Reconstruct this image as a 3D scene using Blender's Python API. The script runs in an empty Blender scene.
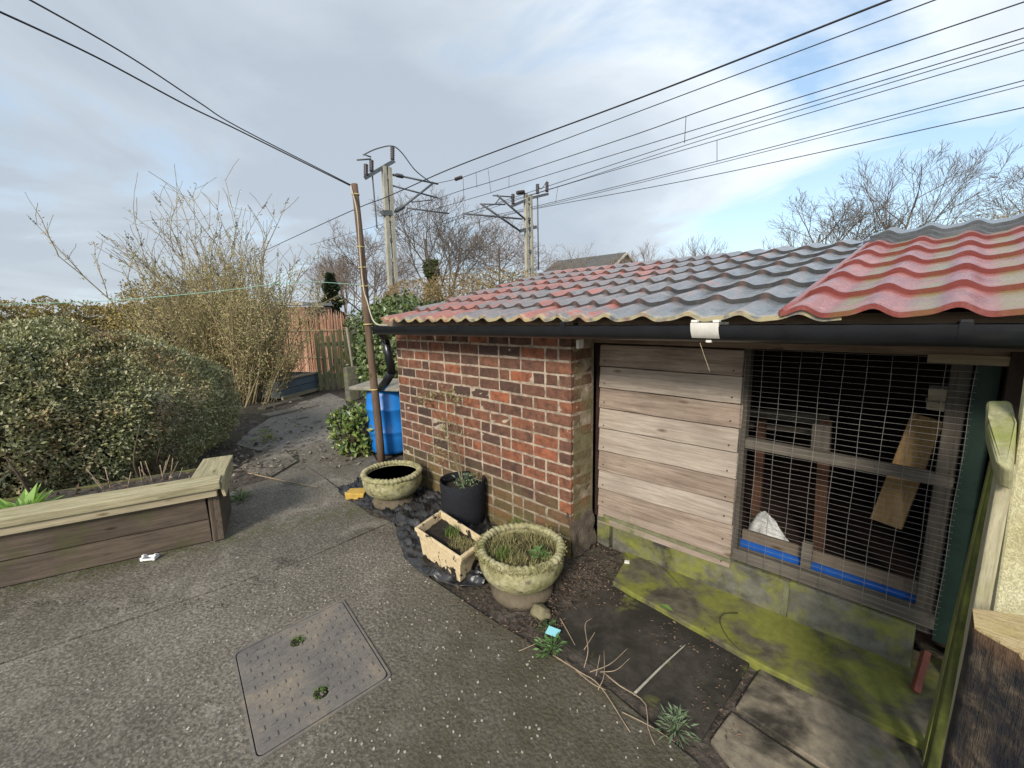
import bpy, math, random
import numpy as np
from mathutils import Vector, Matrix, noise as mnoise
random.seed(7); rng = np.random.default_rng(7)
C = bpy.context.scene.collection
SC = bpy.context.scene
# ------------------------------------------------------------------ camera
F_PX = 420.0
EYE = 1.55
RM = np.array([[0.72519655, -0.09896418, 0.68139273],
               [0.68820013, 0.13535799, -0.71278243],
               [-0.02169202, 0.98584193, 0.16626831]])   # columns: camera right, up, back in the world
cam_d = bpy.data.cameras.new("camera"); cam = bpy.data.objects.new("camera", cam_d); C.objects.link(cam)
cam_d.sensor_width = 36.0; cam_d.lens = 36.0 * F_PX / 1024.0
cam_d.clip_start = 0.02; cam_d.clip_end = 2000
mw = Matrix.Identity(4)
for i in range(3):
    for j in range(3): mw[i][j] = RM[i, j]
mw.translation = (0, 0, EYE); cam.matrix_world = mw
SC.camera = cam
# ------------------------------------------------------------------ world
SUN_EL, SUN_AZ = math.radians(31), math.radians(158)   # azimuth clockwise from +Y
wd = bpy.data.worlds.new("World"); SC.world = wd; wd.use_nodes = True
nt = wd.node_tree; nt.nodes.clear(); L = nt.links.new
def wn(t, **k):
    n = nt.nodes.new(t)
    for a, b in k.items(): setattr(n, a, b)
    return n
out = wn('ShaderNodeOutputWorld'); bg = wn('ShaderNodeBackground'); L(bg.outputs[0], out.inputs[0])
sky = wn('ShaderNodeTexSky', sky_type='NISHITA', sun_disc=False, sun_elevation=SUN_EL, sun_rotation=SUN_AZ)
sky.air_density = 1.0; sky.dust_density = 1.5; sky.ozone_density = 1.2
tc = wn('ShaderNodeTexCoord'); sep = wn('ShaderNodeSeparateXYZ'); L(tc.outputs['Generated'], sep.inputs[0])
def wm(op, a, b=None, clamp=False):
    n = wn('ShaderNodeMath', operation=op, use_clamp=clamp)
    for i, v in enumerate((a, b)):
        if v is None: continue
        if hasattr(v, 'type'): L(v, n.inputs[i])
        else: n.inputs[i].default_value = v
    return n.outputs[0]
zz = wm('MAXIMUM', sep.outputs[2], 0.0)
den = wm('ADD', zz, 0.22)
comb = wn('ShaderNodeCombineXYZ')
L(wm('DIVIDE', sep.outputs[0], den), comb.inputs[0]); L(wm('DIVIDE', sep.outputs[1], den), comb.inputs[1])
def wnoise(scale, detail, rough, loc, sc=(1, 1, 1), dist=0.0):
    mp = wn('ShaderNodeMapping'); L(comb.outputs[0], mp.inputs[0]); mp.inputs['Location'].default_value = loc
    mp.inputs['Scale'].default_value = sc
    n = wn('ShaderNodeTexNoise'); L(mp.outputs[0], n.inputs['Vector'])
    n.inputs['Scale'].default_value = scale; n.inputs['Detail'].default_value = detail
    n.inputs['Roughness'].default_value = rough; n.inputs['Distortion'].default_value = dist
    return n.outputs['Fac']
def wramp(fac, stops):
    r = wn('ShaderNodeValToRGB'); L(fac, r.inputs[0]); e = r.color_ramp.elements
    while len(e) < len(stops): e.new(0.5)
    for q, (p, c) in zip(e, stops): q.position = p; q.color = (*c, 1)
    return r.outputs[0]
def wmix(f, a, b, bt='MIX'):
    n = wn('ShaderNodeMix', data_type='RGBA', blend_type=bt)
    for i, v in ((0, f), (6, a), (7, b)):
        if hasattr(v, 'type'): L(v, n.inputs[i])
        else: n.inputs[i].default_value = v
    return n.outputs[2]
n1 = wnoise(0.85, 7, 0.55, (3.1, 1.7, 0), (1, 1, 1), 0.6)
n2 = wnoise(0.42, 4, 0.5, (7.3, 2.2, 0), (1, 1, 1), 0.3)
n3 = wnoise(2.4, 6, 0.6, (1.3, 8.2, 0), (0.6, 1.4, 1), 0.5)
cover = wm('ADD', wm('MULTIPLY', n1, 0.75), wm('MULTIPLY', n3, 0.25))
# the cloud deck is heavier to the left (towards -X), thinner and brighter to the right
lr = wm('MULTIPLY', sep.outputs[0], -0.12)
cover = wm('ADD', wm('ADD', cover, lr), wm('MULTIPLY', wm('SUBTRACT', zz, 0.30), 0.16))
mask = wramp(cover, [(0.42, (0, 0, 0)), (0.555, (1, 1, 1))])
shade = wm('ADD', wm('ADD', wm('MULTIPLY', n2, 0.55), wm('MULTIPLY', n1, 0.50)), wm('MULTIPLY', sep.outputs[0], -0.19))
ccol = wramp(shade, [(0.38, (0.92, 0.935, 0.945)), (0.50, (0.76, 0.81, 0.85)), (0.59, (0.53, 0.585, 0.64)), (0.70, (0.40, 0.445, 0.50))])
skyc = wmix(1.0, sky.outputs[0], (0.155, 0.155, 0.155, 1), 'MULTIPLY')
hz = wramp(zz, [(0.0, (1, 1, 1)), (0.16, (0.45, 0.45, 0.45)), (0.5, (0, 0, 0))])
skyc = wmix(wm('MULTIPLY', hz, 0.45), skyc, (0.66, 0.80, 0.90, 1))
skyc = wmix(0.30, skyc, (0.47, 0.69, 0.88, 1))
final = wmix(wm('MULTIPLY', mask, 0.9), skyc, ccol)
L(final, bg.inputs[0]); bg.inputs[1].default_value = 1.0
# ------------------------------------------------------------------ sun (soft, through thin cloud)
sd = bpy.data.lights.new("sun", 'SUN'); sd.energy = 3.3; sd.angle = math.radians(13); sd.color = (1.0, 0.93, 0.82)
sun = bpy.data.objects.new("sun", sd); C.objects.link(sun)
sdir = Vector((math.sin(SUN_AZ) * math.cos(SUN_EL), math.cos(SUN_AZ) * math.cos(SUN_EL), math.sin(SUN_EL)))
sun.rotation_euler = sdir.to_track_quat('Z', 'Y').to_euler(); sun.location = (0, -5, 20)
SC.view_settings.view_transform = 'Standard'; SC.view_settings.look = 'None'
SC.view_settings.exposure = 0.40; SC.view_settings.gamma = 1.0; SC.view_settings.use_curve_mapping = False
SC.render.engine = 'CYCLES'
SC.cycles.max_bounces = 6; SC.cycles.diffuse_bounces = 3; SC.cycles.transparent_max_bounces = 6
SC.cycles.use_denoising = True
# ------------------------------------------------------------------ survey helpers: a sight line met with a known plane
def ray(x, y): return RM @ np.array([x - 512.0, 384.0 - y, -F_PX])
def G(x, y, z=0.0):
    r = ray(x, y); return Vector(r * (z - EYE) / r[2] + np.array([0, 0, EYE]))
def W(x, y, Y):
    r = ray(x, y); return Vector(r * Y / r[1] + np.array([0, 0, EYE]))
def AX(x, y, X):
    r = ray(x, y); return Vector(r * X / r[0] + np.array([0, 0, EYE]))
def DP(x, y, d):
    r = ray(x, y); return Vector(r * d / F_PX + np.array([0, 0, EYE]))
# ------------------------------------------------------------------ mesh builder
class MB:
    def __init__(s): s.v = []; s.f = []; s.n = 0; s.smooth = []; s.uv = None
    def add(s, verts, faces, smooth=False):
        verts = np.asarray(verts, float).reshape(-1, 3)
        s.v.append(verts); o = s.n; s.n += len(verts)
        for f in faces: s.f.append([o + i for i in f]); s.smooth.append(smooth)
    def box(s, c, size, rot=None, jit=0.0, taper=1.0):
        hx, hy, hz = [q / 2 for q in size]
        p = np.array([[x * hx, y * hy, z * hz] for z in (-1, 1) for y in (-1, 1) for x in (-1, 1)], float)
        p[4:, :2] *= taper
        if jit: p += rng.normal(0, jit, p.shape)
        if rot is not None: p = p @ np.array(rot.to_3x3()).T
        s.add(p + np.array(c), [(0, 2, 3, 1), (4, 5, 7, 6), (0, 1, 5, 4), (2, 6, 7, 3), (0, 4, 6, 2), (1, 3, 7, 5)])
    def bar(s, a, b, w, h, up=(0, 0, 1), jit=0.0):
        a = Vector(a); b = Vector(b); d = (b - a); ln = d.length; d.normalize()
        u = Vector(up); sd = d.cross(u)
        if sd.length < 1e-4: sd = d.cross(Vector((1, 0, 0)))
        sd.normalize(); u = sd.cross(d)
        rot = Matrix((d, sd, u)).transposed()
        s.box((a + b) / 2, (ln, w, h), rot, jit)
    def prism(s, poly, z0, z1):
        n = len(poly); P = [(p[0], p[1], z0) for p in poly] + [(p[0], p[1], z1) for p in poly]
        a = sum(poly[i][0] * poly[(i + 1) % n][1] - poly[(i + 1) % n][0] * poly[i][1] for i in range(n))
        idx = list(range(n)) if a > 0 else list(range(n))[::-1]
        F = [[i for i in idx[::-1]], [n + i for i in idx]]
        for k in range(n):
            i, j = idx[k], idx[(k + 1) % n]; F.append([i, j, n + j, n + i])
        s.add(P, F)
    def tube(s, pts, rad, n=6, caps=True, smooth=True):
        P = np.array([tuple(p) for p in pts], float); m = len(P)
        R = np.full(m, rad, float) if np.isscalar(rad) else np.asarray(rad, float)
        T = np.gradient(P, axis=0); T /= np.linalg.norm(T, axis=1)[:, None] + 1e-12
        ref = np.array([0, 0, 1.0]) if abs(T[0, 2]) < 0.9 else np.array([1.0, 0, 0])
        u = np.cross(T[0], ref); u /= np.linalg.norm(u)
        V = np.zeros((m, n, 3)); ang = np.arange(n) * 2 * np.pi / n
        for i in range(m):
            u = u - T[i] * (u @ T[i]); u /= np.linalg.norm(u) + 1e-12
            w = np.cross(T[i], u)
            V[i] = P[i] + R[i] * (np.cos(ang)[:, None] * u + np.sin(ang)[:, None] * w)
        F = []
        for i in range(m - 1):
            for k in range(n):
                k2 = (k + 1) % n
                F.append((i * n + k, i * n + k2, (i + 1) * n + k2, (i + 1) * n + k))
        s.add(V.reshape(-1, 3), F, smooth)
        if caps and n > 2:
            o = s.n - m * n
            s.f.append([o + k for k in range(n)][::-1]); s.smooth.append(False)
            s.f.append([o + (m - 1) * n + k for k in range(n)]); s.smooth.append(False)
    def lathe(s, c, prof, n=48, fn=None, smooth=True, cap_ends=True):
        c = np.array(c, float); V = []
        for (r, z) in prof:
            for k in range(n):
                a = 2 * np.pi * k / n; rr, zz_ = (r, z) if fn is None else fn(r, z, a)
                V.append((c[0] + rr * math.cos(a), c[1] + rr * math.sin(a), c[2] + zz_))
        F = []
        for i in range(len(prof) - 1):
            for k in range(n):
                k2 = (k + 1) % n; F.append((i * n + k, i * n + k2, (i + 1) * n + k2, (i + 1) * n + k))
        s.add(V, F, smooth)
        if cap_ends:
            o = s.n - len(prof) * n
            s.f.append([o + k for k in range(n)][::-1]); s.smooth.append(False)
            s.f.append([o + (len(prof) - 1) * n + k for k in range(n)]); s.smooth.append(False)
    def grid(s, P, smooth=True):
        P = np.asarray(P, float); a, b = P.shape[:2]
        F = [(i * b + j, (i + 1) * b + j, (i + 1) * b + j + 1, i * b + j + 1) for i in range(a - 1) for j in range(b - 1)]
        s.add(P.reshape(-1, 3), F, smooth)
    def blob(s, c, r, seed=0, amp=0.25, n=14, freq=2.0):
        c = np.array(c, float); r = np.array(r, float) * np.ones(3); V = []; m = n // 2 + 1
        for i in range(m):
            th = np.pi * i / (m - 1)
            for k in range(n):
                ph = 2 * np.pi * k / n
                d = np.array([math.sin(th) * math.cos(ph), math.sin(th) * math.sin(ph), math.cos(th)])
                q = 1 + amp * mnoise.noise(Vector(d * freq) + Vector((seed * 3.7, seed * 1.3, seed)))
                V.append(c + d * r * q)
        F = [(i * n + k, (i + 1) * n + k, (i + 1) * n + (k + 1) % n, i * n + (k + 1) % n) for i in range(m - 1) for k in range(n)]
        s.add(V, F, True)
    def leaves(s, P, D, N, ln, wd, fold=0.15):
        P = np.asarray(P, float); D = np.asarray(D, float); N = np.asarray(N, float)
        D = D / (np.linalg.norm(D, axis=1)[:, None] + 1e-9)
        S = np.cross(D, N); S /= np.linalg.norm(S, axis=1)[:, None] + 1e-9
        N2 = np.cross(S, D); ln = np.asarray(ln) * np.ones(len(P)); wd = np.asarray(wd) * np.ones(len(P))
        A = P; T = P + D * ln[:, None]; mid = P + D * (0.45 * ln)[:, None] + N2 * (fold * wd)[:, None]
        Lf = mid + S * (wd / 2)[:, None]; Rt = mid - S * (wd / 2)[:, None]
        V = np.stack([A, Rt, T, Lf], 1).reshape(-1, 3)
        o = np.arange(len(P)) * 4
        s.add(V, [(i, i + 1, i + 2, i + 3) for i in o], False)
WORLD_LOC = {}
def obj(name, mb, m, parent=None, loc=None, label=None, cat=None, group=None, kind=None):
    V = np.concatenate(mb.v) if mb.v else np.zeros((0, 3))
    if parent is not None: base = WORLD_LOC[parent.name]
    elif loc is not None: base = Vector(loc)
    else:
        lo, hi = V.min(0), V.max(0); base = Vector(((lo[0] + hi[0]) / 2, (lo[1] + hi[1]) / 2, lo[2]))
    V = V - np.array(base)
    me = bpy.data.meshes.new(name)
    nv, nf = len(V), len(mb.f)
    tot = np.array([len(f) for f in mb.f], np.int32); st = np.zeros(nf, np.int32); st[1:] = np.cumsum(tot)[:-1]
    me.vertices.add(nv); me.vertices.foreach_set('co', V.astype(np.float32).ravel())
    me.loops.add(int(tot.sum())); me.loops.foreach_set('vertex_index', np.concatenate([np.asarray(f, np.int32) for f in mb.f]) if nf else np.zeros(0, np.int32))
    me.polygons.add(nf); me.polygons.foreach_set('loop_start', st)
    me.polygons.foreach_set('use_smooth', np.array(mb.smooth, bool))
    me.update(calc_edges=True)
    if mb.uv is not None:
        UV = np.concatenate(mb.uv); ul = me.uv_layers.new(name='UVMap')
        li = np.zeros(len(me.loops), np.int32); me.loops.foreach_get('vertex_index', li)
        ul.data.foreach_set('uv', UV[li].astype(np.float32).ravel())
    me.validate()
    me.materials.append(m)
    o = bpy.data.objects.new(name, me); C.objects.link(o)
    if parent is not None: o.parent = parent; o.location = (0, 0, 0)
    else: o.location = base
    WORLD_LOC[o.name] = base
    tag(o, label, cat, group, kind)
    return o
def tag(o, label=None, cat=None, group=None, kind=None):
    if label: o['label'] = label
    if cat: o['category'] = cat
    if group: o['group'] = group
    if kind: o['kind'] = kind
def thing(name, loc, label, cat, group=None):
    o = bpy.data.objects.new(name, None); C.objects.link(o); o.location = loc; o.empty_display_size = 0.1
    WORLD_LOC[o.name] = Vector(loc); tag(o, label, cat, group); return o
def bevel(o, w=0.004, seg=2, ang=40):
    b = o.modifiers.new('bevel', 'BEVEL'); b.width = w; b.segments = seg; b.limit_method = 'ANGLE'; b.angle_limit = math.radians(ang)
def curve_pts(pts, n=40):
    """smooth curve through the points (Catmull-Rom)"""
    P = [np.array(tuple(p), float) for p in pts]
    if len(P) == 2: return [P[0] + (P[1] - P[0]) * t for t in np.linspace(0, 1, n)]
    Q = [2 * P[0] - P[1]] + P + [2 * P[-1] - P[-2]]; R = []
    per = max(2, n // (len(P) - 1))
    for i in range(len(P) - 1):
        a, b, c, d = Q[i:i + 4]
        for t in np.linspace(0, 1, per, endpoint=False):
            R.append(0.5 * (2 * b + (c - a) * t + (2 * a - 5 * b + 4 * c - d) * t * t + (3 * b - a - 3 * c + d) * t ** 3))
    R.append(P[-1]); return R
# ------------------------------------------------------------------ materials
class MT:
    def __init__(s, name):
        s.m = bpy.data.materials.new(name); s.m.use_nodes = True; s.nt = s.m.node_tree
        s.b = s.nt.nodes['Principled BSDF']; s._tc = None
        s.b.inputs['Specular IOR Level'].default_value = 0.3
    def nd(s, t, **k):
        n = s.nt.nodes.new(t)
        for a, b in k.items(): setattr(n, a, b)
        return n
    def put(s, sock, v):
        if v is None: return
        if hasattr(v, 'is_linked'): s.nt.links.new(v, sock)
        else:
            if isinstance(v, (tuple, list)) and len(v) == 3 and sock.type == 'RGBA': v = (*v, 1)
            sock.default_value = v
    def co(s, kind='Object', scale=(1, 1, 1), rot=(0, 0, 0), rand=False):
        if s._tc is None: s._tc = s.nd('ShaderNodeTexCoord')
        v = s._tc.outputs[kind]
        if rand:
            oi = s.nd('ShaderNodeObjectInfo'); mu = s.nd('ShaderNodeVectorMath', operation='ADD')
            sc = s.m_('MULTIPLY', oi.outputs['Random'], 37.0)
            s.put(mu.inputs[0], v); s.put(mu.inputs[1], sc); v = mu.outputs[0]
        if scale != (1, 1, 1) or rot != (0, 0, 0):
            mp = s.nd('ShaderNodeMapping'); s.put(mp.inputs[0], v); mp.inputs['Scale'].default_value = scale
            mp.inputs['Rotation'].default_value = rot; v = mp.outputs[0]
        return v
    def noise(s, v=None, scale=5, detail=5, rough=0.55, dist=0.0, out='Fac'):
        n = s.nd('ShaderNodeTexNoise'); s.put(n.inputs['Vector'], v if v is not None else s.co())
        n.inputs['Scale'].default_value = scale; n.inputs['Detail'].default_value = detail
        n.inputs['Roughness'].default_value = rough; n.inputs['Distortion'].default_value = dist
        return n.outputs[out]
    def vor(s, v=None, scale=5, feature='F1', out='Distance', rnd=1.0):
        n = s.nd('ShaderNodeTexVoronoi', feature=feature); s.put(n.inputs['Vector'], v if v is not None else s.co())
        n.inputs['Scale'].default_value = scale; n.inputs['Randomness'].default_value = rnd
        return n.outputs[out]
    def ramp(s, fac, stops, interp='LINEAR'):
        r = s.nd('ShaderNodeValToRGB'); s.put(r.inputs[0], fac); e = r.color_ramp.elements; r.color_ramp.interpolation = interp
        while len(e) < len(stops): e.new(0.5)
        for q, (p, c) in zip(e, stops):
            q.position = p
            if not isinstance(c, (tuple, list)): c = (c, c, c)
            q.color = (*c, 1)
        return r.outputs[0]
    def m_(s, op, a, b=None, clamp=False):
        n = s.nd('ShaderNodeMath', operation=op, use_clamp=clamp); s.put(n.inputs[0], a)
        if b is not None: s.put(n.inputs[1], b)
        return n.outputs[0]
    def mix(s, f, a, b, bt='MIX'):
        n = s.nd('ShaderNodeMix', data_type='RGBA', blend_type=bt); s.put(n.inputs[0], f); s.put(n.inputs[6], a); s.put(n.inputs[7], b)
        return n.outputs[2]
    def island(s): return s.nd('ShaderNodeNewGeometry').outputs['Random Per Island']
    def sepxyz(s, v):
        n = s.nd('ShaderNodeSeparateXYZ'); s.put(n.inputs[0], v); return n.outputs
    def normal_z(s): return s.sepxyz(s.nd('ShaderNodeNewGeometry').outputs['Normal'])[2]
    def fin(s, col, rough=0.8, h=None, bs=0.5, bd=0.01, metal=0.0, spec=0.3, trans=0.0):
        s.put(s.b.inputs['Base Color'], col); s.put(s.b.inputs['Roughness'], rough); s.put(s.b.inputs['Metallic'], metal)
        s.b.inputs['Specular IOR Level'].default_value = spec
        if h is not None:
            b = s.nd('ShaderNodeBump'); b.inputs['Strength'].default_value = bs; b.inputs['Distance'].default_value = bd
            s.put(b.inputs['Height'], h); s.put(s.b.inputs['Normal'], b.outputs[0])
        if trans > 0:
            tr = s.nd('ShaderNodeBsdfTranslucent'); s.put(tr.inputs[0], col)
            mx = s.nd('ShaderNodeMixShader'); mx.inputs[0].default_value = trans
            o = s.nt.nodes['Material Output']
            s.nt.links.new(s.b.outputs[0], mx.inputs[1]); s.nt.links.new(tr.outputs[0], mx.inputs[2]); s.nt.links.new(mx.outputs[0], o.inputs[0])
        return s.m
def simple(name, c, rough=0.7, var=0.25, scale=8, spec=0.3, bump=0.2, bd=0.003, metal=0.0):
    t = MT(name); v = t.co(rand=True); n = t.noise(v, scale, 6); n2 = t.noise(v, scale * 6, 4)
    lo = tuple(q * (1 - var) for q in c); hi = tuple(min(1, q * (1 + var)) for q in c)
    col = t.ramp(t.m_('ADD', t.m_('MULTIPLY', n, 0.7), t.m_('MULTIPLY', n2, 0.3)), [(0.3, lo), (0.7, hi)])
    return t.fin(col, rough, n2, bump, bd, metal, spec)
def wood(name, c1, c2, axis='X', moss=0.0, mosscol=(0.16, 0.18, 0.04), knots=True, rough=0.85, dirt=0.3):
    t = MT(name); sc = {'X': (1.2, 22, 22), 'Y': (22, 1.2, 22), 'Z': (22, 22, 1.2)}[axis]
    v = t.co(rand=True); vs = t.nd('ShaderNodeMapping'); t.put(vs.inputs[0], v); vs.inputs['Scale'].default_value = sc; vv = vs.outputs[0]
    g = t.noise(vv, 2.6, 9, 0.72, 0.5); g2 = t.noise(vv, 14, 6, 0.7)
    big = t.noise(v, 3.0, 4)
    col = t.ramp(g, [(0.30, c1), (0.72, c2)])
    col = t.mix(t.ramp(g2, [(0.50, 0.0), (0.75, 0.45)]), col, tuple(q * 0.55 for q in c1))
    col = t.mix(t.ramp(big, [(0.45, 0.0), (0.75, dirt)]), col, tuple(q * 0.5 for q in c1))
    if knots:
        ks = {'X': (2.2, 7, 7), 'Y': (7, 2.2, 7), 'Z': (7, 7, 2.2)}[axis]
        kv = t.nd('ShaderNodeMapping'); t.put(kv.inputs[0], v); kv.inputs['Scale'].default_value = ks
        k = t.vor(kv.outputs[0], 1.4)
        col = t.mix(t.ramp(k, [(0.05, 0.8), (0.13, 0.0)]), col, (c1[0] * 0.45, c1[1] * 0.33, c1[2] * 0.25))
    if moss > 0:
        mo = t.noise(v, 5, 6, 0.65)
        col = t.mix(t.ramp(mo, [(0.62 - 0.35 * moss, 0.0), (0.80 - 0.35 * moss, 0.9)]), col, mosscol)
    h = t.m_('ADD', g, t.m_('MULTIPLY', g2, 0.5))
    return t.fin(col, rough, h, 0.55, 0.004, spec=0.2)
# ================================================================== materials in use
def mk_concrete():
    t = MT('weathered_concrete'); v = t.co()
    big = t.noise(v, 0.9, 5, 0.6, 0.4); mid = t.noise(v, 6, 6, 0.6); fine = t.noise(v, 60, 4, 0.6)
    base = t.ramp(t.m_('ADD', t.m_('MULTIPLY', big, 0.6), t.m_('MULTIPLY', mid, 0.4)), [(0.32, (0.100, 0.087, 0.068)), (0.5, (0.168, 0.148, 0.118)), (0.68, (0.245, 0.220, 0.180))])
    # exposed aggregate: pale and dark pebbles of two sizes
    for sc, th, amt in ((75, 0.74, 0.55), (130, 0.76, 0.50), (40, 0.955, 0.5)):
        cell = t.vor(v, sc, out='Color'); dist = t.vor(v, sc)
        r = t.sepxyz(cell)
        on = t.m_('MULTIPLY', t.m_('GREATER_THAN', r[0], th), t.ramp(dist, [(0.30, 1.0), (0.42, 0.0)]))
        peb = t.ramp(r[1], [(0.0, (0.04, 0.035, 0.03)), (0.35, (0.12, 0.105, 0.085)), (0.7, (0.27, 0.25, 0.215)), (1.0, (0.46, 0.44, 0.40))])
        base = t.mix(t.m_('MULTIPLY', on, amt), base, peb)
    base = t.mix(t.ramp(fine, [(0.42, 0.60), (0.6, 0.0)]), base, (0.034, 0.029, 0.022))
    cw = t.nd('ShaderNodeVectorMath', operation='ADD'); t.put(cw.inputs[0], v); t.put(cw.inputs[1], t.noise(v, 3.5, 6, 0.65, out='Color'))
    crk = t.m_('MULTIPLY', t.ramp(t.vor(cw.outputs[0], 0.8, 'DISTANCE_TO_EDGE'), [(0.0, 1.0), (0.006, 0.0)]), t.ramp(t.noise(v, 1.3, 3), [(0.48, 0.0), (0.56, 0.8)]))
    base = t.mix(crk, base, (0.03, 0.027, 0.02))
    pale = t.ramp(t.noise(v, 3.1, 6, 0.7, 0.8), [(0.55, 0.0), (0.72, 0.45)]); base = t.mix(pale, base, (0.30, 0.27, 0.225))
    # damp, mossy stain down the shed side of the path and along the raised bed
    p = t.sepxyz(v)
    d1 = t.m_('ADD', p[0], t.m_('MULTIPLY', p[1], 0.75))          # grows towards the shed corner
    dm = t.m_('ADD', d1, t.m_('MULTIPLY', t.noise(v, 2.3, 5), 1.1))
    stain = t.ramp(t.m_('MULTIPLY', t.m_('ADD', dm, 2.0), 0.4), [(0.46, 0.0), (0.80, 0.80)])
    moss = t.mix(t.noise(v, 24, 5), (0.024, 0.021, 0.014), (0.075, 0.068, 0.034))
    base = t.mix(t.m_('MULTIPLY', stain, t.ramp(mid, [(0.3, 0.4), (0.6, 1.0)])), base, moss)
    d2 = t.m_('ABSOLUTE', t.m_('ADD', t.m_('ADD', p[0], t.m_('MULTIPLY', p[1], -0.322)), 3.612))   # distance from the raised bed
    ms = t.m_('MULTIPLY', t.ramp(t.m_('ADD', d2, t.m_('MULTIPLY', t.noise(v, 9, 5), 0.22)), [(0.10, 0.7), (0.33, 0.0)]), t.ramp(t.noise(v, 16, 5), [(0.38, 0.0), (0.58, 1.0)]))
    base = t.mix(ms, base, (0.060, 0.068, 0.020))
    far = t.ramp(t.m_('ADD', t.m_('MULTIPLY', p[0], -1.0), t.m_('MULTIPLY', mid, 1.5)), [(0.0, 0.0), (1.0, 1.0)])
    h = t.m_('ADD', t.m_('MULTIPLY', t.vor(v, 75), 0.5), t.m_('ADD', fine, t.m_('MULTIPLY', mid, 1.5)))
    return t.fin(base, t.ramp(big, [(0.35, 0.55), (0.65, 0.85)]), h, 0.75, 0.006, spec=0.35)
M_conc = mk_concrete()
def mk_soil():
    t = MT('bare_soil'); v = t.co(); a = t.noise(v, 1.1, 6, 0.6); b = t.noise(v, 14, 7, 0.7); c = t.vor(v, 26)
    col = t.ramp(b, [(0.3, (0.026, 0.021, 0.017)), (0.55, (0.078, 0.065, 0.053)), (0.75, (0.155, 0.135, 0.112))])
    col = t.mix(t.ramp(a, [(0.5, 0.0), (0.7, 0.5)]), col, (0.05, 0.06, 0.02))
    col = t.mix(t.ramp(t.noise(v, 55, 3), [(0.60, 0.0), (0.70, 0.7)]), col, (0.16, 0.11, 0.075))
    return t.fin(col, 0.9, t.m_('ADD', b, t.m_('MULTIPLY', c, 0.4)), 1.0, 0.03)
M_soil = mk_soil()
def mk_slab(name, c1, c2, moss, dark):
    t = MT(name); v = t.co(); a = t.noise(v, 3.2, 6, 0.6, 0.5); b = t.noise(v, 22, 6, 0.6); f = t.noise(v, 120, 3)
    col = t.ramp(b, [(0.3, c1), (0.7, c2)])
    col = t.mix(t.ramp(a, [(0.60 - dark * 0.3, 0.0), (0.74 - dark * 0.3, 0.92)]), col, (0.020, 0.018, 0.014))
    mo = t.noise(v, 4.5, 6, 0.6, 0.3)
    col = t.mix(t.ramp(mo, [(0.66 - 0.4 * moss, 0.0), (0.80 - 0.4 * moss, 0.85)]), col, t.mix(t.noise(v, 30, 5), (0.100, 0.108, 0.018), (0.245, 0.255, 0.045)))
    return t.fin(col, 0.8, t.m_('ADD', b, t.m_('MULTIPLY', f, 0.4)), 0.5, 0.004)
M_slab_dark = mk_slab('dark_wet_slab', (0.030, 0.026, 0.021), (0.060, 0.052, 0.042), 0.12, 0.55)
M_slab_pale = mk_slab('pale_slab', (0.115, 0.100, 0.078), (0.275, 0.230, 0.165), 0.10, 0.50)
M_ledge = mk_slab('mossy_kerb_concrete', (0.060, 0.052, 0.036), (0.125, 0.110, 0.078), 0.63, 0.18)
M_block = mk_slab('concrete_block', (0.075, 0.072, 0.056), (0.155, 0.15, 0.120), 0.42, 0.18)
M_mortar = simple('mossy_mortar', (0.15, 0.15, 0.085), 0.95, 0.35, 20, bump=0.6, bd=0.006)
# ================================================================== ground
mb = MB(); mb.prism([(-400, -400), (400, -400), (400, 400), (-400, 400)], -0.6, -0.025)
obj('ground', mb, M_soil, loc=(0, 0, 0), kind='structure')
def wob(pts, amp=0.006, step=0.05, seed=0):
    R = []
    for i in range(len(pts)):
        a = Vector((*pts[i][:2], 0)); b = Vector((*pts[(i + 1) % len(pts)][:2], 0)); n = max(1, int((b - a).length / step))
        for k in range(n):
            q = a.lerp(b, k / n); w = mnoise.noise_vector(q * 7 + Vector((seed, 0, 0))) * amp + mnoise.noise_vector(q * 1.7 + Vector((0, seed, 0))) * amp * 1.5
            R.append((q.x + w.x, q.y + w.y))
    return R
j1, j2, j3 = G(-160, 720), G(300, 562), G(392, 522)
e0, e1, e2, e3, e4 = G(392, 540), G(430, 578), G(505, 628), G(610, 690), G(700, 764)
mb = MB(); mb.prism(wob([j1 + Vector((0, -1.5, 0)), j1, j2, j3, e1, e2, e3, e4, Vector((-0.25, 0.6, 0)), Vector((0.6, -0.4, 0)), Vector((0.6, -2.5, 0)), Vector((-2.0, -3.5, 0))], 0.004), -0.08, 0.0)
obj('concrete_path', mb, M_conc, loc=(0, 0, 0), kind='structure')
d = (j2 - j1).normalized(); nrm = Vector((-d.y, d.x, 0)) * 0.024
b1, b2, b3, b4 = G(345, 494), G(300, 462), G(255, 455), G(238, 470)
mb = MB(); mb.prism(wob([j1 + nrm + Vector((-0.02, -1.6, 0)), j1 + nrm, j2 + nrm, j3 + nrm, G(372, 515), b1, G(325, 478), b2, G(272, 478), G(238, 488), Vector((-4.2, 0.6, 0)), Vector((-4.2, -4, 0))], 0.005, seed=4), -0.08, -0.004)
obj('concrete_path', mb, M_conc, loc=(0, 0, 0), kind='structure')
mb = MB(); mb.prism(wob([G(300, 461), G(350, 492), G(386, 474), G(368, 446), G(322, 440), G(296, 446)], 0.006, seed=9), -0.06, -0.008)
obj('concrete_path', mb, M_conc, loc=(0, 0, 0), kind='structure')
mb = MB(); mb.prism(wob([G(243, 468), G(270, 476), G(297, 460), G(285, 450), G(256, 452)], 0.006, seed=12), -0.06, -0.010)
obj('concrete_path', mb, M_conc, loc=(0, 0, 0), kind='structure')
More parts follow.
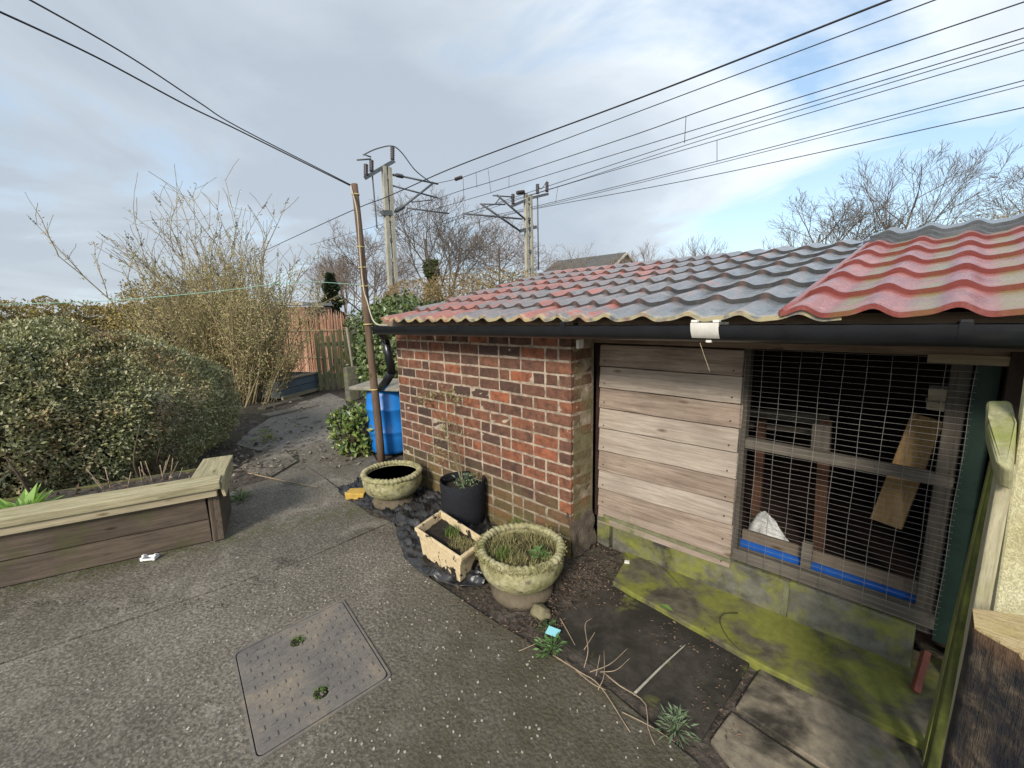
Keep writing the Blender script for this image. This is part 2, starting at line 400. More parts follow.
# soil joint strip beside the shed
mb = MB(); P = []
for i in range(60):
    row = []
    for j in range(12):
        x = -4.0 + 4.2 * i / 59; y = 1.15 + 1.15 * j / 11 + (-(x + 2) * 0.16)
        row.append((x, y, -0.014 + 0.010 * mnoise.noise(Vector((x * 6, y * 6, 0)))))
    P.append(row)
mb.grid(P); obj('soil_strip', mb, M_soil, loc=(0, 0, 0), kind='structure')
mb = MB(); mb.prism(wob([G(296, 447), G(366, 446), G(356, 424), G(347, 400), G(330, 392), G(300, 402), G(250, 428), G(236, 444), G(262, 450)], 0.03, 0.08, 21), -0.06, -0.014)
obj('garden_path', mb, mk_slab('wet_mud_path', (0.125, 0.113, 0.098), (0.225, 0.207, 0.185), 0.14, 0.20), loc=(0, 0, 0), kind='structure')
def slab(pts, m, z1, seed):
    mb = MB(); mb.prism(wob([G(*p) for p in pts], 0.004, 0.04, seed), -0.05, z1); o = obj('paving_slab', mb, m, loc=(0, 0, 0), kind='structure'); bevel(o, 0.004, 2)
slab([(541, 627), (612, 582), (752, 661), (702, 741), (632, 690)], M_slab_dark, 0.004, 1)
slab([(761, 666), (921, 748), (960, 830), (842, 778), (735, 708)], M_slab_pale, 0.006, 2)
slab([(731, 712), (840, 784), (800, 830), (770, 812), (709, 740)], M_slab_pale, 0.003, 3)
# mossy kerb under the block plinth
mb = MB(); mb.prism(wob([G(613, 581, .03), G(757, 662, .03), G(920, 743, .03), Vector((0.75, 1.84, 0)), Vector((0.75, 2.42, 0)), Vector((-1.36, 2.42, 0)), G(628, 556, .03)], 0.005, 0.04, 5), -0.05, 0.03)
o = obj('kerb', mb, M_ledge, loc=(0, 0, 0), kind='structure'); bevel(o, 0.006, 2)
# ================================================================== shed
BY, DY = 2.03, 2.28
XL, XC = W(395, 340, BY).x, W(571, 400, BY).x
shed = thing('shed', (-1.4, 2.6, 0), 'low brick and timber shed under a grey and red tile-effect roof', 'shed')
def mk_brick():
    t = MT('old_brick'); r = t.island(); v = t.co(); px_ = t.sepxyz(v)
    # the bricks nearer the corner are redder stock, those at the far end darker
    r = t.m_('ADD', t.m_('MULTIPLY', r, 0.84), t.m_('MULTIPLY', t.m_('ADD', px_[0], 0.9), 0.13), True)
    col = t.ramp(r, [(0.0, (0.075, 0.046, 0.040)), (0.22, (0.125, 0.062, 0.045)), (0.40, (0.195, 0.084, 0.056)), (0.55, (0.155, 0.080, 0.055)), (0.72, (0.24, 0.094, 0.055)), (0.85, (0.30, 0.105, 0.055)), (0.95, (0.33, 0.110, 0.062)), (1.0, (0.16, 0.11, 0.07))])
    n = t.noise(v, 16, 6, 0.65); f = t.noise(v, 90, 4, 0.6)
    col = t.mix(t.ramp(n, [(0.35, 0.65), (0.58, 0.0)]), col, (0.035, 0.027, 0.027))
    col = t.mix(t.ramp(t.noise(v, 30, 5, 0.6), [(0.60, 0.0), (0.76, 0.40)]), col, (0.24, 0.18, 0.145))
    p = t.sepxyz(v)
    low = t.m_('ADD', t.m_('MULTIPLY', p[2], -1.6), t.m_('MULTIPLY', t.noise(v, 5, 5), 1.3))
    col = t.mix(t.ramp(low, [(-0.0, 0.05), (0.48, 0.75)]), col, (0.115, 0.105, 0.042))
    ret = t.m_('MULTIPLY', t.m_('GREATER_THAN', p[0], XC + 1.4 - 0.015), t.m_('GREATER_THAN', p[1], BY - 2.6 + 0.03))
    alg = t.m_('MULTIPLY', ret, t.ramp(t.m_('ADD', t.noise(v, 6, 6, 0.65), t.m_('MULTIPLY', p[2], -0.10)), [(0.28, 0.0), (0.44, 0.85)]))
    col = t.mix(alg, col, t.mix(t.noise(v, 30, 5), (0.085, 0.075, 0.035), (0.20, 0.175, 0.10)))
    return t.fin(col, 0.9, t.m_('ADD', n, t.m_('MULTIPLY', f, 0.6)), 1.0, 0.012, spec=0.15)
def mk_jointmortar():
    t = MT('lime_mortar'); v = t.co(); n = t.noise(v, 20, 6, 0.65)
    col = t.ramp(n, [(0.3, (0.15, 0.115, 0.085)), (0.52, (0.33, 0.265, 0.205)), (0.78, (0.46, 0.385, 0.305))])
    p = t.sepxyz(v); low = t.m_('ADD', t.m_('MULTIPLY', p[2], -1.4), t.m_('MULTIPLY', t.noise(v, 4, 5), 1.2))
    col = t.mix(t.ramp(low, [(0.05, 0.0), (0.6, 0.7)]), col, (0.085, 0.085, 0.04))
    ret = t.m_('MULTIPLY', t.m_('GREATER_THAN', p[0], XC + 1.4 - 0.015), t.m_('GREATER_THAN', p[1], BY - 2.6 + 0.03))
    alg = t.m_('MULTIPLY', ret, t.ramp(t.m_('ADD', t.noise(v, 6, 6, 0.65), t.m_('MULTIPLY', p[2], -0.10)), [(0.28, 0.0), (0.44, 0.85)]))
    col = t.mix(alg, col, t.mix(t.noise(v, 30, 5), (0.085, 0.075, 0.035), (0.20, 0.175, 0.10)))
    return t.fin(col, 0.95, n, 0.7, 0.006, spec=0.1)
M_brick = mk_brick(); M_jm = mk_jointmortar()
CH = 0.0812; z0c = W(571, 361.3, BY).z - 16 * CH
BL = 0.2065
def bricks():
    b = MB()
    for k in range(-1, 18):
        za = z0c + k * CH; zb = za + CH - 0.0125
        if zb > 1.475: zb = 1.475
        if zb - za < 0.02: continue
        zm, hz = (za + zb) / 2, zb - za
        x = XC; first = True; i = 0
        patt = k % 2
        while x > XL + 0.02:
            if patt == 0: ln = BL / 2 if (first) else (BL if random.random() > 0.16 else BL / 2)
            else: ln = BL if random.random() > 0.13 else BL / 2
            if x - ln < XL + 0.03: ln = x - XL
            ln_ = ln - 0.0125
            depth = 0.10
            yo = max(-0.002, min(0.002, random.gauss(0, 0.0012)))
            tilt = Matrix.Rotation(random.gauss(0, 0.006), 3, 'Y') @ Matrix.Rotation(max(-.01, min(.01, random.gauss(0, 0.006))), 3, 'Z')
            if first: depth = 0.225 if patt == 0 else 0.105
            b.box((x - ln_ / 2 - (0 if first else 0.0), BY + depth / 2 + yo, zm), (ln_, depth, hz), tilt, 0.0009)
            x -= ln; first = False
        if patt == 1:      # second brick seen on the return face
            b.box((XC - 0.052, BY + 0.117 + 0.056, zm), (0.100, 0.112, hz), None, 0.0014)
    return b
mb = bricks(); ob = obj('brick_wall', mb, M_brick, shed); bevel(ob, 0.005, 2)
sb = ob.modifiers.new('cut', 'SUBSURF'); sb.subdivision_type = 'SIMPLE'; sb.levels = 2; sb.render_levels = 2
tx = bpy.data.textures.new('brick_wear', 'CLOUDS'); tx.noise_scale = 0.035; tx.noise_depth = 3
dp = ob.modifiers.new('wear', 'DISPLACE'); dp.texture = tx; dp.texture_coords = 'GLOBAL'; dp.strength = 0.0075; dp.mid_level = 0.62
mb = MB(); mb.box(((XL + XC) / 2, BY + 0.0042 + 0.10, 0.735), (XC - XL - 0.012, 0.20, 1.475)); mb.box((XC - 0.06, BY + 0.135, 0.73), (0.1165, 0.225, 1.47))
obj('mortar', mb, M_jm, ob)
mb = MB()
P = []
for i in range(22):                                       # render smeared over the broken foot of the return
    row = []
    for j in range(14):
        z = 0.0 + 0.30 * i / 21; y = BY - 0.02 + 0.27 * j / 13
        q = mnoise.noise(Vector((y * 14, z * 14, 3))) * 0.018 + mnoise.noise(Vector((y * 40, z * 40, 3))) * 0.006
        row.append((XC + 0.030 + q - 0.055 * (i / 21) ** 2, y, z))
    P.append(row)
M_rend = simple('crumbling_render', (0.10, 0.080, 0.062), 0.95, 0.5, 14, bump=0.8, bd=0.01)
mb.grid(P); obj('render_patch', mb, M_rend, ob)
# other walls and floor of the shed (plain, mostly unseen)
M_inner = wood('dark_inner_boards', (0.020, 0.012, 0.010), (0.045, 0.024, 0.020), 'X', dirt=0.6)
M_green = simple('dark_green_paint', (0.007, 0.021, 0.015), 0.55, 0.35, 10, bump=0.2)
mb = MB(); mb.box((XL + 0.05, 3.1, 0.75), (0.1, 1.9, 1.5)); obj('side_wall', mb, M_jm, shed)
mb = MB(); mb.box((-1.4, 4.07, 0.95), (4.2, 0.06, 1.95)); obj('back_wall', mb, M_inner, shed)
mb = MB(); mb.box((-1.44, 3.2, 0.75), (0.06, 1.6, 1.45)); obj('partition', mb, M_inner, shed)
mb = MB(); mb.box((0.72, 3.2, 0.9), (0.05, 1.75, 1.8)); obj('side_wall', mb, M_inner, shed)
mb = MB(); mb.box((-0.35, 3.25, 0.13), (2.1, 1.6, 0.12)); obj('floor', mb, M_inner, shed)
# block plinth
ptop = 0.215
def blk(xa, xb, top, nm='concrete_block'):
    b = MB(); b.box(((xa + xb) / 2, DY + 0.06, (top + 0.0) / 2 + 0.005), (xb - xa, 0.14, top - 0.01), None, 0.003); o = obj(nm, b, M_block, shed); bevel(o, 0.008, 2)
jx = W(784, 600, DY - 0.01).x
blk(-1.41, -1.315, ptop - 0.005); blk(-1.30, jx - 0.012, ptop); blk(jx + 0.012, W(912, 650, DY - 0.01).x, ptop + 0.005)
mb = MB(); mb.bar((-1.36, DY + 0.004, ptop + 0.007), (-0.58, DY + 0.004, ptop + 0.008), 0.05, 0.022, jit=0.003); mb.bar((jx, DY + 0.01, 0.02), (jx + 0.003, DY + 0.01, ptop), 0.03, 0.028, up=(0, 1, 0), jit=0.002)
o = obj('mortar_bed', mb, M_mortar, shed)
# weatherboards
M_rust = simple('rusty_iron', (0.045, 0.022, 0.013), 0.8, 0.4, 40)
M_board = wood('weathered_board', (0.150, 0.108, 0.080), (0.40, 0.325, 0.262), 'X', dirt=0.45)
M_board_b = wood('weathered_board_pale', (0.21, 0.168, 0.132), (0.46, 0.400, 0.335), 'X', dirt=0.3)
M_board_m = wood('weathered_board_mossy', (0.20, 0.15, 0.115), (0.38, 0.31, 0.26), 'X', dirt=0.3, moss=0.30, mosscol=(0.10, 0.115, 0.04))
# joint heights read on the left and right edges of the boarding
lj = [365.8, 387.1, 407.5, 427.3, 449.6, 468.8, 487.6, 505.2, 522]
rj = [376.3, 404.2, 428.3, 453.0, 480.0, 503.8, 527.3, 550.3, 571]
topL, topR = 344.0, 349.5
xl_, xr_ = W(599.5, 440, DY).x, W(738, 460, DY).x
for i in range(9):
    zl1 = W(599.5, lj[i], DY).z; zr1 = W(739, rj[i], DY).z
    zl0 = W(599.5, topL if i == 0 else lj[i - 1], DY).z; zr0 = W(739, topR if i == 0 else rj[i - 1], DY).z
    gap = 0.006; b = MB(); ns = 16
    xe = xr_ + random.uniform(-0.006, 0.006); ph = random.random() * 9
    V = []; F = []
    for s_ in range(ns + 1):
        f = s_ / ns; x = xl_ + (xe - xl_) * f
        w1 = 0.0034 * mnoise.noise(Vector((x * 6, i * 3.3, ph))); w2 = 0.0034 * mnoise.noise(Vector((x * 6, i * 3.3 + 9, ph)))
        zb = zl1 + (zr1 - zl1) * f + gap / 2 + w1; zt = zl0 + (zr0 - zl0) * f - gap / 2 + w2
        yb = DY - 0.014 + w1; yt = DY - 0.002 + 0.0
        V += [(x, yb, zb), (x, yt, zt), (x, DY + 0.018, zt), (x, DY + 0.018, zb)]
    for s_ in range(ns):
        for k in range(4): F.append((s_ * 4 + k, s_ * 4 + (k + 1) % 4, (s_ + 1) * 4 + (k + 1) % 4, (s_ + 1) * 4 + k))
    F += [(0, 3, 2, 1), (ns * 4, ns * 4 + 1, ns * 4 + 2, ns * 4 + 3)]
    b.add(V, F); o = obj('weatherboard', b, M_board_m if i == 8 else (M_board_b if i in (1, 3, 4, 6) else M_board), shed); bevel(o, 0.0025, 2)
    for fx in (0.045, 0.945):
        nb = MB(); xq = xl_ + (xr_ - xl_) * fx; zq = (zl1 + (zr1 - zl1) * fx) + 0.035 + random.gauss(0, .008)
        nb.tube([(xq, DY - 0.0145, zq), (xq, DY - 0.004, zq)], 0.0042, 8); obj('nail', nb, M_rust, o)
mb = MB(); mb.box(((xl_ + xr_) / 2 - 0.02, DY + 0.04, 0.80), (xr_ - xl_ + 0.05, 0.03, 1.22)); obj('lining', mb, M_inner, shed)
# opening frame
M_frame = wood('grey_timber', (0.070, 0.060, 0.048), (0.165, 0.145, 0.118), 'X', dirt=0.5)
M_framez = wood('grey_timber_upright', (0.045, 0.038, 0.031), (0.105, 0.092, 0.075), 'Z', dirt=0.5)
xm0, xm1 = W(738, 460, DY).x + 0.004, W(955, 480, DY).x
mb = MB(); mb.box((xm0 + 0.006, DY + 0.035, 0.79), (0.026, 0.06, 1.17)); obj('jamb', mb, M_framez, shed)
mb = MB(); mb.box((xm1 - 0.026, DY + 0.05, 0.79), (0.055, 0.05, 1.20)); obj('jamb', mb, M_framez, shed)
zr = W(744, 443, DY + 0.03).z
mb = MB(); mb.bar((xm0, DY + 0.045, zr + 0.002), (xm1, DY + 0.045, zr - 0.012), 0.05, 0.045, jit=0.002); obj('rail', mb, M_frame, shed)
mb = MB(); mb.bar((xm0, DY + 0.03, ptop + 0.045), (xm1 + 0.02, DY + 0.03, ptop + 0.045), 0.055, 0.06, jit=0.002); obj('sill', mb, M_frame, shed)
M_fascia = wood('stained_fascia', (0.13, 0.092, 0.064), (0.29, 0.22, 0.16), 'X', dirt=0.6)
mb = MB(); mb.bar((XC + 0.005, DY - 0.004, 1.395), (0.74, DY - 0.004, 1.392), 0.036, 0.075, jit=0.001); obj('lintel', mb, M_fascia, shed)
mb = MB(); mb.bar((W(928, 355, DY - .03).x, DY - 0.032, W(928, 357, DY - .03).z - 0.003), (0.74, DY - 0.032, W(928, 357, DY - .03).z - 0.006), 0.018, 0.034); obj('batten', mb, wood('pale_batten', (0.17, 0.13, 0.08), (0.30, 0.24, 0.16), 'X'), shed)
mb = MB(); mb.box(((XL + XC) / 2 - 0.0, BY + 0.05, 1.486), (XC - XL, 0.09, 0.02)); mb.bar((XL, BY - 0.10, 1.492), (0.74, BY - 0.10, 1.497), 0.02, 0.055); mb.bar((XL, (BY + DY) / 2 + .05, 1.50), (0.74, (BY + DY) / 2 + .05, 1.503), 0.46, 0.012)
obj('soffit', mb, M_fascia, shed)
# green uprights right of the mesh
mb = MB(); xa, xb = W(958, 480, DY).x, W(973, 480, DY).x
mb.box(((xa + xb) / 2 + 0.012, DY + 0.02, 0.77), (0.062, 0.04, 1.17)); obj('corner_post', mb, M_green, shed)
mb = MB(); mb.box((xb + 0.055, DY - 0.02, 0.70), (0.040, 0.05, 1.36)); obj('door_edge', mb, wood('dark_stained_edge', (0.018, 0.012, 0.010), (0.04, 0.026, 0.02), 'Z'), shed)
mb = MB(); mb.box((0.52, DY + 0.08, 0.75), (0.46, 0.03, 1.32)); obj('end_panel', mb, M_green, shed)
# galvanised weld mesh
M_wire = simple('galvanised_wire', (0.21, 0.20, 0.185), 0.45, 0.35, 30, metal=0.4, bump=0.05)
mb = MB(); YM = DY - 0.024
xs0, xs1 = W(744.6, 347, YM).x + 0.006, W(968, 420, YM).x
zt_, zb_ = 1.352, ptop + 0.012
nv = 11
for i in range(nv):
    x = xs0 + (xs1 - xs0) * i / (nv - 1)
    mb.tube([(x + 0.002 * math.sin(k * 1.3 + i), YM + 0.009 * mnoise.noise(Vector((x * 3, k * .25, 0))), zb_ + (zt_ - zb_) * k / 12) for k in range(13)], 0.0011, 5)
nh = int((zt_ - zb_) / 0.0245)
for i in range(nh + 1):
    z = zb_ + (zt_ - zb_) * i / nh
    mb.tube([(xs0 - 0.008 + (xs1 - xs0 + 0.016) * k / 8, YM - 0.0022 + 0.009 * mnoise.noise(Vector((k * .4, z * 2, 2))), z + 0.003 * mnoise.noise(Vector((k * .9, z * 9, 5)))) for k in range(9)], 0.0008, 5)
obj('wire_mesh', mb, M_wire, shed)
# things inside the kennel
M_tan = wood('tan_plank', (0.20, 0.125, 0.055), (0.34, 0.225, 0.105), 'Z', dirt=0.2)
M_brown = wood('red_brown_stud', (0.045, 0.022, 0.013), (0.095, 0.046, 0.026), 'Z')
def upright(x0p, y0p, x1p, y1p, Y, w, m, nm='stud'):
    a = W(x0p, y0p, Y); b_ = W(x1p, y1p, Y); mb = MB(); mb.bar(a, b_, w, 0.04, up=(0, 1, 0)); obj(nm, mb, m, shed)
upright(826, 420, 818, 560, DY + 0.35, 0.05, M_brown)
upright(762, 420, 755, 530, DY + 0.5, 0.045, M_brown)
upright(822, 425, 820, 452, DY + 0.12, 0.07, M_framez, 'bracket')
mb = MB(); mb.bar(W(746, 412, DY + .6), W(830, 420, DY + .6), 0.04, 0.05); mb.bar(W(746, 425, DY + .6), W(826, 432, DY + .6), 0.04, 0.03); obj('perch', mb, M_frame, shed)
mb = MB(); mb.bar((xm0 + 0.01, DY + 0.10, W(742, 541, DY + .1).z - 0.008), (W(926, 604, DY + .1).x, DY + 0.10, W(926, 604, DY + .1).z), 0.03, 0.042); obj('blue_strip', mb, simple('blue_gloss_paint', (0.012, 0.085, 0.34), 0.35, 0.2, 20, spec=0.5), shed)
mb = MB(); mb.box(((xm0 + xm1) / 2, DY + 0.115, ptop + 0.10), (xm1 - xm0 - 0.03, 0.02, 0.095)); obj('kick_board', mb, wood('stained_kickboard', (0.11, 0.085, 0.06), (0.20, 0.16, 0.12), 'X', dirt=0.5), shed)
mb = MB(); mb.box((W(805, 570, DY + .06).x, DY + 0.07, ptop + 0.13), (0.042, 0.03, 0.14)); obj('stub_post', mb, M_frame, shed)
mb = MB(); mb.bar(W(928, 418, DY + .28), W(886, 524, DY + .16), 0.024, 0.105, up=(1, 0, 0.4), jit=0.003)
o = obj('plank', mb, M_tan, None, label='tan plank leaning on its own behind the wire mesh', cat='plank'); bevel(o, 0.004)
mb = MB(); mb.box(W(943, 405, DY + .30), (0.10, 0.12, 0.035), None, 0.003); mb.box(W(943, 396, DY + .33), (0.09, 0.10, 0.07), None, 0.003); obj('box', mb, simple('cream_card', (0.42, 0.35, 0.24), 0.7, 0.3), None, label='small cream box on a bracket inside the kennel behind the mesh', cat='box')
mb = MB(); P = []
cb = W(768, 541, DY + 0.2)
for i in range(26):
    row = []
    for j in range(26):
        u, v_ = (i / 25 - 0.5) * 2, j / 25
        x = cb.x + 0.012 + u * 0.125 * (1 - 0.42 * v_ ** 2.2); z = cb.z - 0.045 + v_ * 0.205 * (1 - 0.42 * max(0, u + 0.35) ** 1.6 - 0.25 * max(0, -u - 0.6))
        y = cb.y + 0.05 * u * u - 0.06 + 0.05 * v_ + 0.016 * mnoise.noise(Vector((u * 3, v_ * 5, 0))) + 0.008 * mnoise.noise(Vector((u * 9, v_ * 12, 4)))
        row.append((x, y, z))
    P.append(row)
mb.grid(P, True)
o = obj('plastic_bag', mb, simple('dirty_white_plastic', (0.42, 0.42, 0.41), 0.45, 0.35, 12, bump=0.5, bd=0.01), None, label='crumpled dirty white bag behind the lower left of the mesh', cat='bag')
sm = o.modifiers.new('solid', 'SOLIDIFY'); sm.thickness = 0.003
# ------------------------------------------------------------------ roof
S_R = 0.228; E_Y, E_Z = 1.80, 1.502
crest = [-3.15, -2.996, -2.85, -2.69, -2.534, -2.38, -2.256, -2.122, -1.958, -1.789, -1.647, -1.5, -1.372, -1.238, -1.088, -0.892, -0.693, -0.495, -0.30, -0.10]
M_fl = None
def roof_sheet(name, cx, rows, x0, x1, mat_, zoff=0.0, y0=E_Y, rl=0.325, amp=0.0145, lip=0.024, skew=0.035, wob_=0.0):
    """cx: crest positions, one unit of phase each; every row of tile shapes steps down over the next"""
    mb = MB(); mb.uv = []
    nx = max(8, int((x1 - x0) / 0.012))
    X = np.linspace(x0, x1, nx); ph = np.interp(X, cx, np.arange(len(cx)))
    fr = (ph - np.floor(ph))
    wave = amp * (np.cos(2 * np.pi * (fr ** 0.85)) * 0.8 + 0.2 * np.cos(4 * np.pi * fr))
    rowsP = []; uvs = []
    nv_ = 7
    for r in range(rows):
        for k in range(nv_):
            f = k / (nv_ - 1)
            vv = y0 + (r + f) * rl - (0.0 if k else 0.004)
            soft = lip * (1 - f) * (1.0 if k else 0.95)
            P = np.stack([X + skew * (vv - E_Y), np.full(nx, vv), E_Z + (vv - E_Y) * S_R + wave * (1 - 0.12 * f) + soft + zoff], 1)
            P[:, 2] += np.array([wob_ * mnoise.noise(Vector((x * 2.3, vv * 2.3, zoff * 50))) for x in X])
            rowsP.append(P); uvs.append(np.stack([ph, np.full(nx, r + f * 0.999)], 1))
        if r == 0: pass
    # leading lip: fold the front edge down
    P = rowsP[0].copy(); P[:, 2] -= 0.014; P[:, 1] += 0.003
    rowsP.insert(0, P); uvs.insert(0, uvs[0] * 1.0)
    mb.grid(np.stack(rowsP), True); mb.uv.append(np.concatenate(uvs))
    o = obj(name, mb, mat_, shed)
    m_ = o.modifiers.new('solid', 'SOLIDIFY'); m_.thickness = 0.004; m_.offset = -1
    es = o.modifiers.new('edge', 'EDGE_SPLIT'); es.split_angle = math.radians(38)
    return o
def mk_roof(kind):
    t = MT('roof_sheet_' + kind); uv = t.nd('ShaderNodeUVMap').outputs[0]; v = t.co(); s = t.sepxyz(uv)
    n = t.noise(v, 7, 6, 0.6); f = t.noise(v, 60, 5, 0.65)
    pf = t.m_('FRACT', s[0]); rf_ = t.m_('FRACT', s[1])
    if kind == 'grey':
        cell = t.nd('ShaderNodeTexWhiteNoise', noise_dimensions='2D'); cb_ = t.nd('ShaderNodeCombineXYZ')
        t.put(cb_.inputs[0], t.m_('FLOOR', t.m_('ADD', s[0], 0.45))); t.put(cb_.inputs[1], t.m_('FLOOR', s[1])); t.put(cell.inputs['Vector'], cb_.outputs[0])
        grey = t.ramp(t.m_('ADD', t.m_('MULTIPLY', n, 0.6), t.m_('MULTIPLY', f, 0.4)), [(0.35, (0.085, 0.098, 0.110)), (0.65, (0.185, 0.20, 0.212))])
        red = t.ramp(n, [(0.3, (0.25, 0.055, 0.035)), (0.7, (0.42, 0.11, 0.07))])
        p = t.sepxyz(v)
        left = t.ramp(t.m_('MULTIPLY', t.m_('ADD', p[0], -0.9), -0.5), [(0.10, 0.0), (0.75, 0.30)])     # more flaked red towards the far end
        up = t.ramp(t.m_('MULTIPLY', s[1], 0.143), [(0.45, 0.0), (0.95, 0.30)])
        stv = t.nd('ShaderNodeMapping'); t.put(stv.inputs[0], v); stv.inputs['Scale'].default_value = (30, 3.5, 3.5); stk = t.noise(stv.outputs[0], 1.0, 6, 0.65)
        grey = t.mix(t.ramp(stk, [(0.52, 0.0), (0.66, 0.55)]), grey, (0.26, 0.20, 0.175)); grey = t.mix(t.ramp(stk, [(0.30, 0.5), (0.42, 0.0)]), grey, (0.05, 0.055, 0.062))
        w = t.m_('ADD', t.m_('ADD', t.m_('MULTIPLY', cell.outputs['Value'], 0.42), t.m_('MULTIPLY', t.m_('SUBTRACT', stk, 0.5), 0.55)), t.m_('ADD', left, t.m_('ADD', t.m_('MULTIPLY', n, 0.55), t.m_('MULTIPLY', f, 0.30))))
        col = t.mix(t.ramp(w, [(0.90, 0.0), (1.03, 0.85)]), grey, red)
        chalk = t.ramp(t.noise(v, 18, 5, 0.6), [(0.55, 0.0), (0.72, 0.5)])
        col = t.mix(chalk, col, (0.36, 0.33, 0.30))
        col = t.mix(t.m_('MULTIPLY', left, 0.8), col, (0.22, 0.125, 0.105))
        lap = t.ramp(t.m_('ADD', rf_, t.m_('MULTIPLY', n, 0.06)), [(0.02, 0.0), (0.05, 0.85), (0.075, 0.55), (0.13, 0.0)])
        lap_shade = t.ramp(rf_, [(0.93, 0.0), (1.0, 0.8)]); col = t.mix(t.m_('MULTIPLY', lap_shade, t.m_('GREATER_THAN', s[1], 0.5)), col, (0.022, 0.02, 0.02))  # shadow under each lap painted into the colour, all rows above the eave
        lipm = t.m_('MULTIPLY', t.ramp(s[1], [(0.0, 1.0), (0.10, 0.0)]), t.ramp(t.noise(v, 22, 4), [(0.35, 0.0), (0.55, 0.85)]))
        col = t.mix(lipm, col, (0.42, 0.36, 0.20))
        crest_ = t.ramp(pf, [(0.0, 0.22), (0.14, 0.0), (0.86, 0.0), (1.0, 0.22)])
        col = t.mix(crest_, col, (0.33, 0.17, 0.13))
    elif kind == 'red':
        col = t.ramp(t.m_('ADD', t.m_('MULTIPLY', n, 0.6), t.m_('MULTIPLY', f, 0.4)), [(0.34, (0.17, 0.042, 0.038)), (0.50, (0.275, 0.080, 0.070)), (0.66, (0.39, 0.175, 0.155))])
        # algae gathers in the pan to the left of each crest
        pan = t.ramp(pf, [(0.35, 0.0), (0.50, 1.0), (0.72, 1.0), (0.84, 0.0)])
        al = t.m_('MULTIPLY', pan, t.ramp(t.noise(v, 9, 6, 0.7), [(0.36, 0.0), (0.52, 0.9)]))
        stv = t.nd('ShaderNodeMapping'); t.put(stv.inputs[0], v); stv.inputs['Scale'].default_value = (26, 3, 3); stk = t.noise(stv.outputs[0], 1.0, 6, 0.65); col = t.mix(t.ramp(stk, [(0.50, 0.0), (0.68, 0.6)]), col, (0.13, 0.045, 0.038))
        col = t.mix(al, col, (0.19, 0.155, 0.045))
        col = t.mix(t.ramp(t.noise(v, 28, 5, 0.7), [(0.60, 0.0), (0.72, 0.45)]), col, (0.45, 0.36, 0.34))
        col = t.mix(t.ramp(t.noise(v, 45, 3), [(0.70, 0.0), (0.74, 0.7)]), col, (0.06, 0.05, 0.04))
        lap_shade = t.ramp(rf_, [(0.95, 0.0), (1.0, 0.9)]); col = t.mix(lap_shade, col, (0.15, 0.035, 0.03))  # lap shadow painted dark red on the risers
        col = t.mix(t.ramp(rf_, [(0.0, 0.55), (0.07, 0.0)]), col, (0.16, 0.035, 0.03))  # the same painted shade carried over each row's lip
    else:
        col = t.ramp(n, [(0.3, (0.045, 0.05, 0.056)), (0.7, (0.11, 0.118, 0.125))])
    return t.fin(col, t.ramp(n, [(0.3, 0.16), (0.7, 0.36)]), t.m_('ADD', f, n), 0.35, 0.004, spec=0.6)
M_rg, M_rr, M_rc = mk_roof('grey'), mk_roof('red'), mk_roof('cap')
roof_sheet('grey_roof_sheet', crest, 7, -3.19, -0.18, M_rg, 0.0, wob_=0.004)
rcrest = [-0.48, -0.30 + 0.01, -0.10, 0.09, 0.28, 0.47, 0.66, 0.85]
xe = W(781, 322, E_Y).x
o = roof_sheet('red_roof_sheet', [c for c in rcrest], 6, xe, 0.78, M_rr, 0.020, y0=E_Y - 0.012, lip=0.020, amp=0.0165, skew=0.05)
# rolled left edge of the red sheet
mb = MB(); mb.tube([(xe + 0.004 + 0.05 * (y - E_Y), y, E_Z + (y - E_Y) * S_R + 0.020 + 0.010) for y in np.linspace(E_Y - 0.012, E_Y + 1.95, 14)], 0.014, 8); obj('edge_roll', mb, M_rr, shed)
for k, (yy, zo) in enumerate(((3.50, 0.026), (3.57, 0.044), (3.64, 0.062))):
    roof_sheet('ridge_flashing', rcrest, 1, xe + 0.02 * k - 0.06, 0.62, M_rc, zo, y0=yy, rl=0.42 - 0.08 * k, lip=0.012, amp=0.017, skew=0.06)
mb = MB(); mb.tube([(0.50, 3.30, 1.90), (0.52, 3.6, 2.0), (0.56, 4.1, 2.13)], 0.075, 10); mb.tube([(0.50, 2.75, 1.78), (0.505, 3.35, 1.915)], 0.05, 10); obj('verge_cap', mb, M_rc, shed)
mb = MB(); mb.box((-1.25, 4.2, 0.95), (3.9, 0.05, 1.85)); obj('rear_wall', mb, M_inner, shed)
# ------------------------------------------------------------------ gutter
M_gut = simple('black_gutter_plastic', (0.012, 0.013, 0.016), 0.28, 0.3, 14, spec=0.5, bump=0.05)
M_white = simple('chalky_white_plastic', (0.62, 0.60, 0.55), 0.6, 0.12, 30, bump=0.1)
gz = lambda x: 1.456 - max(0.0, -1.1 - x) * 0.014
def half_pipe(xa, xb, r, cy, dz=0.0, th=0.003, n=14):
    b = MB(); P = []
    for x in (xa, xb):
        row = []
        for k in range(n + 1):
            a = math.pi + math.pi * k / n; row.append((x, cy + r * math.cos(a), gz(x) + dz + 0.040 + r * math.sin(a) * 1.22))
        for k in range(n + 1):
            a = 2 * math.pi - math.pi * k / n; row.append((x, cy + (r - th) * math.cos(a), gz(x) + dz + 0.040 + (r - th) * math.sin(a) * 1.22))
        row.append(row[0]); P.append(row)
    b.grid(P, True); return b
gut = obj('gutter', half_pipe(-3.27, 0.85, 0.056, 1.80), M_gut, shed)
